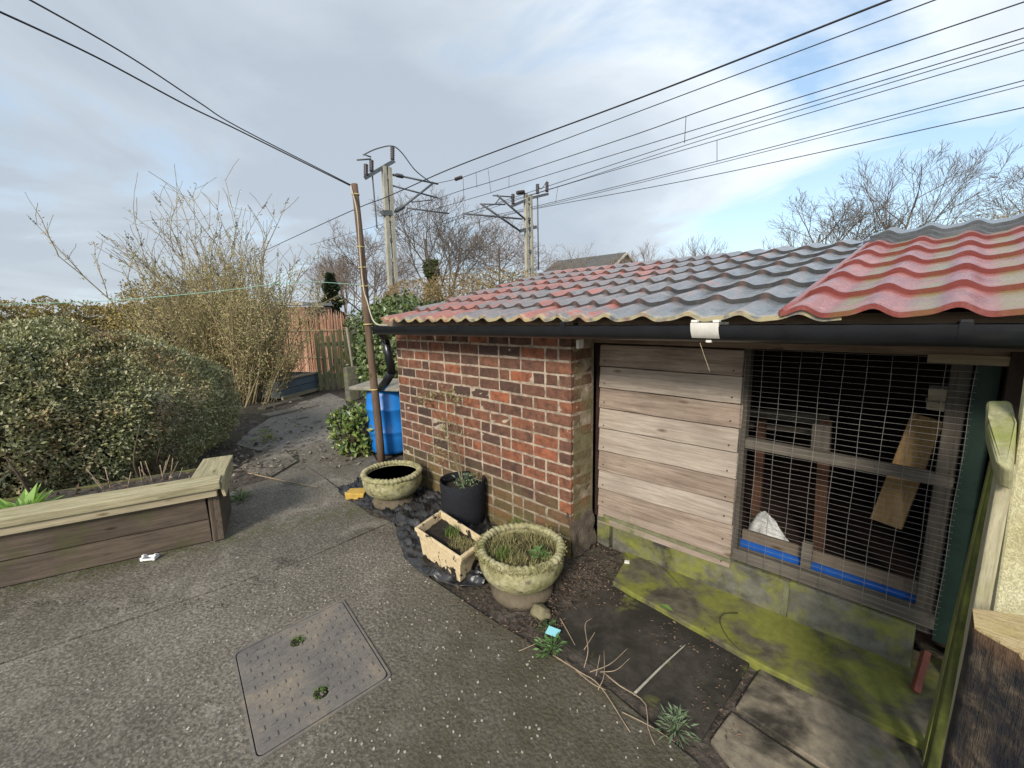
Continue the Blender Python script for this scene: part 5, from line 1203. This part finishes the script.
a = DP(425, 312, 9.0); bush('hedge', (a.x + 0.2, a.y + 0.6, 1.16), (2.9, 0.8, 1.18), 24000, 0.065, M_brownh, 'brown twiggy hedge topping the boundary behind the ivy', 'hedge', 3.2, 0.16, seed=9.0, wd=0.4)
a = DP(1004, 222, 9.5); bush('brown_shrub', (a.x, a.y, a.z - 1.0), (1.5, 0.9, 1.25), 7000, 0.07, M_brownh, 'reddish-brown leafy shrub showing over the right end of the roof', 'shrub', 2.2, 0.25, seed=3.0, wd=0.4, core=False)
# low shrub by the barrel
a = G(357, 451); bush('laurel_shrub', (a.x, a.y + .05, 0.24), (0.30, 0.30, 0.30), 900, 0.085, leafmat('laurel_leaf', [(0.04, 0.08, 0.018), (0.085, 0.14, 0.03), (0.16, 0.21, 0.05), (0.26, 0.29, 0.08)], 0.4, 0.2, spec=0.5), 'low glossy green shrub left of the blue barrel', 'shrub', 2.0, 0.06, freq=4, depth=0.12, wd=0.5, seed=2.0)
a = G(264, 440); weed((a.x, a.y, -0.02), 60, 0.16, 0.06, 0.03, leafmat('yellow_green_leaf', [(0.16, 0.22, 0.04), (0.28, 0.32, 0.07), (0.10, 0.15, 0.04)], 0.5), 'yellow-green low plant at the foot of the hedge end', 0.18)
# ================================================================== far end of the garden
M_slat = wood('mossy_pickets', (0.13, 0.125, 0.06), (0.30, 0.285, 0.16), 'Z', moss=0.3, mosscol=(0.20, 0.21, 0.07))
gA, gB = G(320, 391), G(357, 387); pg = thing('picket_gate', (gA + gB) / 2, 'mossy wooden picket gate at the end of the path', 'gate')
dg = (gB - gA); hg = 1.22
for i in range(7):
    p = gA + dg * (i + 0.3) / 6.6; mb = MB(); top = hg * (1 + 0.06 * math.sin(i * 2.1)); mb.box((p.x, p.y, top / 2), (0.03, 0.070, top), Matrix.Rotation(random.gauss(0, .02), 3, 'X'), 0.004); obj('picket', mb, M_slat, pg)
for z in (0.30, 0.98):
    mb = MB(); mb.bar(gA + Vector((-.03, 0, z)), gB + Vector((-.03, 0, z)), 0.03, 0.09); obj('rail', mb, M_slat, pg)
mb = MB(); mb.bar(gA + Vector((-.03, 0, 0.1)), gB + Vector((-.03, 0, 0.95)), 0.025, 0.08); obj('brace', mb, M_slat, pg)
a = G(353, 399); mb = MB(); mb.box((a.x, a.y, 0.30), (0.16, 0.20, 0.64), None, 0.012); o = obj('stub_post', mb, M_block, label='short squat concrete post in front of the picket gate', cat='post'); bevel(o, 0.02)
mb = MB(); b = G(356, 398); mb.tube([b + Vector((0, 0, -.03)), b + Vector((0, -.02, 0.7)), b + Vector((-.02, -.06, 1.36))], [0.026, 0.024, 0.02], 8); obj('stake', mb, simple('pale_stake', (0.24, 0.21, 0.165), 0.9), label='thin pale stake standing right of the picket gate', cat='stake')
# weathered blue-grey tub
c0, c1 = G(281, 400), G(322, 389); dd = (c1 - c0).normalized(); pv = Vector((-dd.y, dd.x, 0)); ln = (c1 - c0).length
tub = thing('cold_frame', (c0 + c1) / 2, 'blue-grey wooden planter box with a pale rim at the end of the path', 'planter')
M_bg = wood('blue_grey_boards', (0.10, 0.13, 0.155), (0.20, 0.245, 0.275), 'X', dirt=0.4); M_tan2 = wood('pale_rim', (0.26, 0.215, 0.13), (0.42, 0.36, 0.24), 'X')
def lb(a, b, w, h, m, nm): mb = MB(); mb.bar(a, b, w, h, jit=0.002); obj(nm, mb, m, tub)
Z = lambda z: Vector((0, 0, z))
for z in (0.12, 0.28): lb(c0 + Z(z), c1 + Z(z), 0.03, 0.15, M_bg, 'side_board')
lb(c0 + pv * 0.8 + Z(.2), c1 + pv * 0.8 + Z(.2), 0.03, 0.34, M_bg, 'side_board'); lb(c0 + Z(.2), c0 + pv * 0.8 + Z(.2), 0.03, 0.34, M_bg, 'end_board'); lb(c1 + Z(.2), c1 + pv * 0.8 + Z(.2), 0.03, 0.34, M_bg, 'end_board')
lb(c0 + Z(.385), c1 + Z(.385), 0.08, 0.03, M_tan2, 'rim'); lb(c0 + pv * .8 + Z(.40), c1 + pv * .8 + Z(.40), 0.08, 0.03, M_tan2, 'rim')
lb(c0 + Z(0.03) - pv * .03, c1 + Z(0.03) - pv * .03, 0.05, 0.06, M_tan2, 'base_rail')
mb = MB(); mb.prism([c0 + pv * .03, c1 + pv * .03, c1 + pv * .77, c0 + pv * .77], 0.05, 0.34); obj('soil', mb, M_soil, tub)
P = [[c0.lerp(c1, i / 15) + pv * (1.0 + 0.9 * j / 9) + Z(0.15 + 0.35 * math.sin(j / 9 * 2.2) + 0.08 * mnoise.noise(Vector((i * .7, j * .7, 2)))) for j in range(10)] for i in range(16)]
mb = MB(); mb.grid([[tuple(q) for q in r] for r in P]); obj('fleece_cover', mb, simple('grey_fleece', (0.36, 0.36, 0.33), 0.9, 0.25), label='pale grey garden fleece heaped behind the blue-grey planter box', cat='cover')
mb = MB(); mb.bar(G(266, 416) + Z(-.005), G(314, 405) + Z(-.005), 0.24, 0.04, jit=0.006); o = obj('plank', mb, wood('grey_plank', (0.13, 0.115, 0.09), (0.26, 0.235, 0.19), 'X'), label='grey plank lying flat on the muddy path', cat='plank')
mb = MB(); mb.bar(G(262, 408) + Z(-.005), G(302, 398) + Z(-.005), 0.18, 0.05, jit=0.006); o = obj('plank', mb, wood('dark_plank', (0.08, 0.07, 0.055), (0.16, 0.14, 0.11), 'X'), label='darker plank edging the bed beyond the flat grey plank', cat='plank')
# low outbuilding behind
a, b = DP(236, 304, 14.5), DP(318, 304, 14.0); ob_ = thing('outbuilding', ((a + b) / 2).xy.to_3d(), 'low outbuilding with a pale flat roof edge behind the tall shrub', 'outbuilding')
mb = MB(); mb.bar(a, b, 1.6, 0.09); obj('roof', mb, simple('pale_roof_felt', (0.42, 0.39, 0.34), 0.9, 0.25), ob_); mb = MB(); mb.bar(Vector((a.x, a.y, 0.95)), Vector((b.x, b.y, 0.95)), 1.4, 1.9); obj('wall', mb, simple('dull_brick', (0.19, 0.10, 0.07), 0.9), ob_)
# distant house
a = DP(627, 252, 52); hd = thing('house', (a.x - 6, a.y, 0), 'distant house roof with a pale gable showing above the shed roof', 'house')
rx0, rx1, ry, rz = a.x - 11, a.x, a.y, a.z; hw, hh_ = 3.6, 2.1
mb = MB(); V = [(rx0, ry - hw, rz - hh_), (rx1, ry - hw, rz - hh_), (rx1, ry, rz), (rx0, ry, rz), (rx0, ry + hw, rz - hh_), (rx1, ry + hw, rz - hh_)]
mb.add(V + [(p[0], p[1], p[2] - 0.2) for p in V], [(0, 1, 2, 3), (3, 2, 5, 4), (6, 9, 8, 7), (9, 10, 11, 8), (0, 6, 7, 1), (4, 5, 11, 10), (1, 7, 8, 2), (2, 8, 11, 5), (0, 3, 9, 6), (3, 4, 10, 9)]); obj('roof', mb, simple('slate_roof', (0.085, 0.085, 0.082), 0.8, 0.3, 1.5), hd)
mb = MB(); mb.prism([(rx0 + .3, ry - hw + .3), (rx1 - .3, ry - hw + .3), (rx1 - .3, ry + hw - .3), (rx0 + .3, ry + hw - .3)], -.1, rz - hh_ - 0.05); V = [(rx1 - .3, ry - hw + .3, rz - hh_ - 0.05), (rx1 - .3, ry + hw - .3, rz - hh_ - 0.05), (rx1 - .3, ry, rz - 0.3)]; mb.add(V + [(p[0] - .2, p[1], p[2]) for p in V], [(0, 1, 2), (5, 4, 3), (0, 2, 5, 3), (2, 1, 4, 5)]); obj('wall', mb, simple('brown_brick', (0.22, 0.14, 0.10), 0.9), hd)
mb = MB(); mb.bar((rx1 + .06, ry - hw, rz - hh_ - .1), (rx1 + .06, ry, rz - .1), 0.08, 0.26, up=(0, 0, 1)); mb.bar((rx1 + .06, ry + hw, rz - hh_ - .1), (rx1 + .06, ry, rz - .1), 0.08, 0.26); obj('bargeboard', mb, simple('cream_paint', (0.62, 0.58, 0.48), 0.7), hd)
# ================================================================== railway
XM = -18.2
M_mast = simple('weathered_mast_concrete', (0.33, 0.31, 0.245), 0.85, 0.3, 1.6)
M_steel = simple('dark_galvanised_steel', (0.10, 0.105, 0.11), 0.6, 0.3, 3)
M_insul = simple('brown_insulator', (0.045, 0.035, 0.035), 0.4, 0.3)
A = lambda x, y, X=XM: AX(x, y, X)
def insul(mb, a, b, r=0.085, n=7):
    a = Vector(a); b = Vector(b); pts = []; rr = []
    for i in range(n * 2 + 1): pts.append(a.lerp(b, i / (n * 2))); rr.append(r if i % 2 else r * 0.5)
    mb.tube(pts, rr, 8)
def rod(mb, a, b, r=0.045): mb.tube([a, b], r, 6)
def mast(base, top, gap, w, label, sway):
    root = thing('railway_mast', (base.x, base.y, 0), label, 'railway mast', 'masts carrying the railway wires')
    for s_ in (-1, 1):
        mb = MB(); mb.bar(Vector((base.x + sway, base.y + s_ * gap, -0.02)), Vector((top.x, top.y + s_ * gap * 0.8, top.z)), w, w, up=(1, 0, 0)); obj('upright', mb, M_mast, root)
    for k in range(9):
        f = (k + 0.5) / 9; p = Vector((base.x + sway * (1 - f), base.y * (1 - f) + top.y * f, top.z * f)); mb = MB(); mb.box((p.x, p.y, p.z), (w * 0.8, gap * 1.9, 0.16)); obj('batten', mb, M_steel if k % 2 else M_mast, root)
    return root
m1t = A(386.5, 167); m1b = A(392.5, 290); m1b.z = 0
m1 = mast(m1b, m1t, 0.17, 0.17, 'nearer concrete railway mast with arms and insulators behind the brown pole', 0.0)
mb = MB(); mb.bar(A(365, 178), A(394, 161), 0.12, 0.16); obj('crossarm', mb, M_steel, m1)
for (x0, y0, x1, y1) in ((366, 176, 366, 164), (371.5, 172, 371.5, 160), (392.5, 160, 392.5, 147)):
    mb = MB(); insul(mb, A(x0, y0), A(x1, y1), 0.11); obj('insulator', mb, M_insul, m1)
mb = MB(); rod(mb, A(357, 160), A(371, 159), 0.035); rod(mb, A(364, 154.5), A(371, 157), 0.03); mb.tube(curve_pts([A(363, 155), A(376, 149), A(392, 146), A(402, 153), A(415, 170), A(430, 182)], 30), 0.028, 5); mb.tube(curve_pts([A(372, 172), A(374, 195), A(377, 228)], 12), 0.035, 5); obj('jumper_cable', mb, M_steel, m1)
mb = MB(); rod(mb, A(393, 175), A(396, 175), 0.06); insul(mb, A(396, 175), A(403, 176.5), 0.10); rod(mb, A(403, 176.5), A(438, 184), 0.045); obj('cantilever', mb, M_steel, m1)
mb = MB(); rod(mb, A(390, 214), A(396, 211), 0.06); insul(mb, A(396, 211), A(404, 206), 0.11); rod(mb, A(404, 206), A(432, 184), 0.055); obj('cantilever', mb, M_steel, m1)
mb = MB(); rod(mb, A(390, 185), A(438, 198), 0.04); rod(mb, A(407, 208), A(449, 213.5), 0.04); rod(mb, A(412, 202), A(432, 200), 0.03); mb.bar(A(382, 213), A(391, 213), 0.2, 0.22); obj('registration_arm', mb, M_steel, m1)
m2t = A(528, 194); m2b = A(530, 285); m2b.z = 0
m2 = mast(m2b, m2t, 0.27, 0.19, 'further twin-post railway mast above the left part of the roof', 0.0)
mb = MB(); mb.bar(A(512, 206), A(531, 198), 0.14, 0.16); mb.bar(A(527, 199), A(548, 194), 0.12, 0.16); mb.bar(A(520, 231), A(536, 227), 0.16, 0.2); obj('crossarm', mb, M_steel, m2)
for q in ((513, 204, 513, 194), (537.5, 194, 537.5, 184), (547, 192, 547, 182), (517, 193, 524, 192)):
    mb = MB(); insul(mb, A(q[0], q[1]), A(q[2], q[3]), 0.13); obj('insulator', mb, M_insul, m2)
mb = MB(); rod(mb, A(497, 195), A(533, 226), 0.06); rod(mb, A(482, 204.5), A(520, 231), 0.06); rod(mb, A(493, 195.5), A(513, 197), 0.04); rod(mb, A(480, 204), A(505, 204.5), 0.04); obj('cantilever', mb, M_steel, m2)
mb = MB(); rod(mb, A(463, 213.5), A(522, 219), 0.05); rod(mb, A(463, 213), A(464, 219), 0.04); rod(mb, A(494, 205), A(500, 198), 0.03); obj('registration_arm', mb, M_steel, m2)
mb = MB(); mb.tube([A(537.5, 196), A(538.5, 270)], 0.045, 5); mb.tube(curve_pts([A(537, 184), A(541, 189), A(547, 181)], 10), 0.025, 5); obj('jumper_cable', mb, M_steel, m2)
WG = 'overhead railway wires'
def wire(pts, Y, label, r=0.015, left=True):
    P = [W(x, y, Y) for x, y in pts]
    e = P[0] + (P[0] - P[1]).normalized() * 3
    d = (P[-1] - P[-2]).normalized(); P.append(P[-1] + d * 3)
    mb = MB(); mb.tube(curve_pts(P, 60), r, 5); return obj('overhead_wire', mb, M_cab, label=label, cat='wire', group=WG, loc=P[0])
wire([(150, 305), (292, 238), (389, 196), (460, 165), (640, 98), (890, 0)], 10.0, 'thick topmost railway wire rising to the top edge of the picture', 0.019)
wire([(434, 184), (458, 178.5), (487, 168.5), (720, 81), (935, 0)], 13.5, 'second railway wire from the top, starting at the nearer mast arm', 0.014)
wire([(390, 220), (447, 195.5), (497, 180), (628, 137), (720, 104.5), (1024, 2)], 13.6, 'third railway wire from the top, ending at the upper right corner', 0.014)
wire([(310, 245), (456, 203), (509, 187), (720, 122), (1024, 28)], 17.8, 'fourth railway wire from the top', 0.016)
wire([(440, 222), (556, 183.5), (704, 135), (1024, 38)], 18.4, 'upper one of the close pair of railway wires above mid roof', 0.015)
wire([(465, 213), (560, 186), (704, 139.5), (1024, 42.5)], 18.5, 'lower one of the close pair of railway wires above mid roof', 0.013)
wire([(430, 228), (545, 191), (704, 144), (1024, 50)], 19.0, 'thin railway wire just under the close pair', 0.014)
wire([(480, 218), (537, 206), (716, 161.5), (1024, 80.5)], 21.0, 'upper strand of the lowest double railway wire', 0.016)
wire([(480, 219.5), (537, 207.5), (716, 164), (1024, 85.5)], 21.1, 'lower strand of the lowest double railway wire', 0.013)
wire([(470, 224), (537, 208.5), (704, 177), (1024, 107.5)], 22.5, 'bottom railway wire, nearest above the bare trees at right', 0.018)
wire([(250, 292), (330, 262), (389, 243)], 14.0, 'faint low wire left of the nearer railway mast', 0.013)
DG = 'droppers between the railway wires'
for i, (x0, y0, x1, y1, Y) in enumerate(((463, 177, 464, 200, 13.55), (476, 172.5, 477, 187.5, 13.55), (488, 169, 491, 193, 15.0), (686, 117, 684.5, 143, 16.5), (717, 140, 717, 161, 20.0), (558, 186, 555.5, 203, 19.5), (509, 176, 509, 187.5, 15.5))):
    mb = MB(); mb.tube([W(x0, y0, Y), W(x1, y1, Y)], 0.012, 4); obj('dropper_wire', mb, M_cab, label=['leftmost dropper hanging right of the insulator', 'second dropper from the left, between the masts', 'curled dropper under the wire splice between the masts', 'dropper above the middle of the roof', 'short dropper above the lowest double wire', 'dropper just right of the further railway mast', 'small dropper above left of the further mast'][i], cat='wire', group=DG)
mb = MB(); insul(mb, W(455, 179.5, 13.5), W(462, 177, 13.5), 0.09, 4); obj('line_insulator', mb, M_insul, label='dark bead insulator on the second railway wire right of the nearer mast', cat='insulator')
# ================================================================== litter, twigs and small plants
M_lit = leafmat('dead_leaves', [(0.055, 0.036, 0.024), (0.105, 0.062, 0.040), (0.16, 0.105, 0.068), (0.21, 0.16, 0.115), (0.075, 0.05, 0.042)], 0.8, 0.1)
def litter(name, boxes, lw, m=M_lit):
    mb = MB()
    for (x0, y0, x1, y1, n, z) in boxes:
        for _ in range(n):
            p = G(random.uniform(x0, x1), random.uniform(y0, y1), z)
            mb.leaves(np.array([(p.x, p.y, z + random.uniform(0.001, 0.018))]), np.array([(random.gauss(0, 1), random.gauss(0, 1), random.gauss(0, .25))]), np.array([(random.gauss(0, .4), random.gauss(0, .4), 1)]), lw * random.uniform(0.4, 1.3), lw * random.uniform(0.2, 0.6), 0.4)
    return obj(name, mb, m, loc=(0, 0, 0), kind='stuff')
litter('leaf_litter', [(575, 535, 640, 590, 420, 0.0), (560, 560, 630, 610, 260, 0.0), (455, 585, 560, 635, 300, 0.0), (372, 515, 420, 560, 120, 0.0), (520, 600, 570, 640, 120, 0.0), (640, 590, 745, 650, 130, 0.01), (690, 640, 745, 740, 110, 0.0), (400, 470, 480, 500, 80, 0.0)], 0.017)
litter('crack_debris', [(276, 558, 298, 568, 60, 0.0), (225, 578, 275, 590, 40, 0.0), (20, 600, 230, 612, 120, 0.0)], 0.016, leafmat('dark_debris', [(0.03, 0.026, 0.02), (0.06, 0.05, 0.038)], 0.9))
litter('path_litter', [(240, 400, 370, 470, 380, -0.010), (180, 440, 270, 480, 160, -0.01)], 0.075, leafmat('pale_dead_leaves', [(0.09, 0.075, 0.06), (0.18, 0.155, 0.13), (0.28, 0.25, 0.20), (0.12, 0.10, 0.08)], 0.8, 0.1))
# crumbs and pebbles scattered on the concrete
mb = MB()
for _ in range(900):
    x, y = random.uniform(-2.7, 0.1), random.uniform(-0.2, 1.3)
    s_ = random.uniform(0.0015, 0.0045); mb.box((x, y, s_ * 0.4), (s_ * 2, s_ * 1.6, s_), Matrix.Rotation(random.random() * 3, 3, 'Z'), s_ * 0.2)
obj('grit', mb, simple('pale_grit', (0.33, 0.30, 0.25), 0.9, 0.5, 40), loc=(0, 0, 0), kind='stuff')
mb = MB()
for i in range(150):
    q = C0 + u_ * random.uniform(0.05, 2.3) + v_ * random.uniform(0.06, 0.5); mb.leaves(np.array([(q.x, q.y, 0.392 + random.random() * .02)]), np.array([(random.gauss(0, 1), random.gauss(0, 1), random.gauss(0, .3))]), rand_unit(1), 0.05, 0.02)
obj('bed_litter', mb, M_lit, loc=(C0.x, C0.y, 0.36), kind='stuff')
M_dead = simple('dead_stem', (0.27, 0.205, 0.14), 0.9, 0.3, 30); M_rod = simple('grey_cane', (0.30, 0.28, 0.23), 0.85, 0.3, 20)
def twig(name, segs, m, label, cat='twig', group=None):
    mb = MB()
    for pts, r in segs:
        P = [G(x, y, z) for (x, y, z) in pts]; mb.tube(curve_pts(P, 14), np.linspace(r, r * 0.5, len(curve_pts(P, 14))), 5)
    return obj(name, mb, m, label=label, cat=cat, group=group)
twig('dead_stems', [([(553, 655, .01), (580, 672, .03), (600, 686, .02), (630, 732, .008)], 0.0035), ([(565, 660, .01), (590, 682, .03), (606, 690, .02)], 0.003), ([(584, 668, .03), (588, 650, .09), (585, 625, .14), (592, 618, .15)], 0.0022), ([(584, 650, .08), (595, 632, .13)], 0.0018), ([(590, 672, .03), (610, 664, .06), (628, 648, .08)], 0.0022), ([(600, 672, .03), (616, 670, .05), (630, 658, .07)], 0.002), ([(596, 676, .02), (600, 655, .07)], 0.002), ([(603, 672, .02), (620, 686, .03), (634, 694, .02), (646, 705, .02), (648, 728, .01), (655, 745, .005)], 0.0032), ([(598, 690, .02), (604, 675, .05), (604, 650, .10)], 0.0018), ([(622, 712, .01), (650, 726, .01), (675, 742, .006)], 0.0022)], M_dead, 'tangle of dead pale plant stems lying on the dark slab', 'dead stems')
twig('cane', [([(634, 694, .012), (660, 668, .014), (686, 644, .012)], 0.0062)], M_rod, 'straight grey cane lying across the dark slab', 'cane')
twig('twig', [([(248, 473, .012), (280, 480, .014), (318, 487, .010)], 0.008)], M_dead, 'long pale stick lying across the far end of the path', 'stick')
twig('twig', [([(519, 651, .01), (545, 640, .01), (562, 634, .01)], 0.0022)], M_dead, 'short dead stalk left of the turquoise card', 'twig')
twig('twig', [([(560, 618, .01), (568, 632, .012), (575, 645, .01)], 0.0035)], M_dead, 'brown twig right of the turquoise card', 'twig')
twig('root', [([(632, 566, .02), (655, 562, .04), (690, 596, .035)], 0.0025)], simple('dark_twig', (0.06, 0.045, 0.03), 0.9), 'thin twig lying on the left end of the mossy kerb', 'twig')
twig('cable_loop', [([(738, 613, .04), (724, 614, .05), (720, 622, .045), (728, 638, .04), (742, 652, .034)], 0.0022)], M_cab, 'thin black wire curled on the mossy kerb', 'wire')
a = G(553, 632, 0.03); mb = MB(); mb.box((a.x, a.y, 0.032), (0.062, 0.046, 0.0025), Matrix.Rotation(0.25, 3, 'Z') @ Matrix.Rotation(0.12, 3, 'X')); obj('card', mb, simple('turquoise_card', (0.26, 0.60, 0.66), 0.5, 0.06), label='small turquoise card lying on the weeds by the stone bowl', cat='card')
a = G(540, 614); mb = MB(); mb.blob((a.x, a.y, 0.015), (0.062, 0.05, 0.032), 6, 0.4, 14, 2.0); obj('stone', mb, simple('mossy_stone', (0.16, 0.14, 0.085), 0.9, 0.4, 16, bump=0.6), label='rough stone below the mossy bowl planter', cat='stone')
a = G(552, 650); weed((a.x, a.y, 0.0), 60, 0.075, 0.034, 0.013, M_weed, 'leafy green weed around the turquoise card', 0.06)
a = G(546, 628); weed((a.x, a.y, 0.0), 40, 0.06, 0.026, 0.011, leafmat('dark_weed', [(0.05, 0.10, 0.03), (0.09, 0.15, 0.06)]), 'darker weed between the stone and the turquoise card', 0.04)
for (px, py, n_, rr_, lab) in ((676, 732, 95, 0.075, 'grey-green feathery weed at the slab joint'),):
    a = G(px, py); weed((a.x, a.y, 0.0), n_, rr_, 0.032, 0.007, M_sage, lab, 0.10)
a = G(667, 608, .03); mb = MB(); mb.leaves(np.array([(a.x - .04, a.y, .036)]), np.array([(1, -.2, 0.05)]), np.array([(0.1, 0, 1)]), 0.085, 0.042, .1); obj('leaf', mb, leafmat('fallen_green_leaf', [(0.15, 0.25, 0.06), (0.16, 0.26, 0.07)]), label='single fallen green leaf at the edge of the mossy kerb', cat='leaf')
a = G(627, 563, .03); mb = MB(); mb.box((a.x, a.y, 0.036), (0.028, 0.018, 0.01), Matrix.Rotation(.4, 3, 'Z'), .001); obj('white_chip', mb, M_white, label='small white plastic chip on the left end of the kerb', cat='chip')
a = G(241, 500); weed((a.x, a.y, -.01), 70, 0.09, 0.06, 0.012, M_grass, 'grassy green weed at the end of the raised bed', 0.13)
mb = MB(); a = C0 + u_ * 0.45 + v_ * 0.44
for i in range(16): b = a + u_ * random.uniform(-.2, .25) + Vector((0, 0, 0.36)); mb.tube(curve_pts([b, b + Vector((random.gauss(0, .06), random.gauss(0, .06), random.uniform(.08, .2)))], 5), 0.003, 4)
obj('dry_stems', mb, M_dead, loc=a + Vector((0, 0, .36)), label='short dry stems standing in the raised bed near its end', cat='dead stems')
a = G(612, 545, 0.0); weed((a.x, a.y, 0.0), 24, 0.03, 0.022, 0.010, M_weed, 'tiny green weed at the foot of the brick return', 0.03)
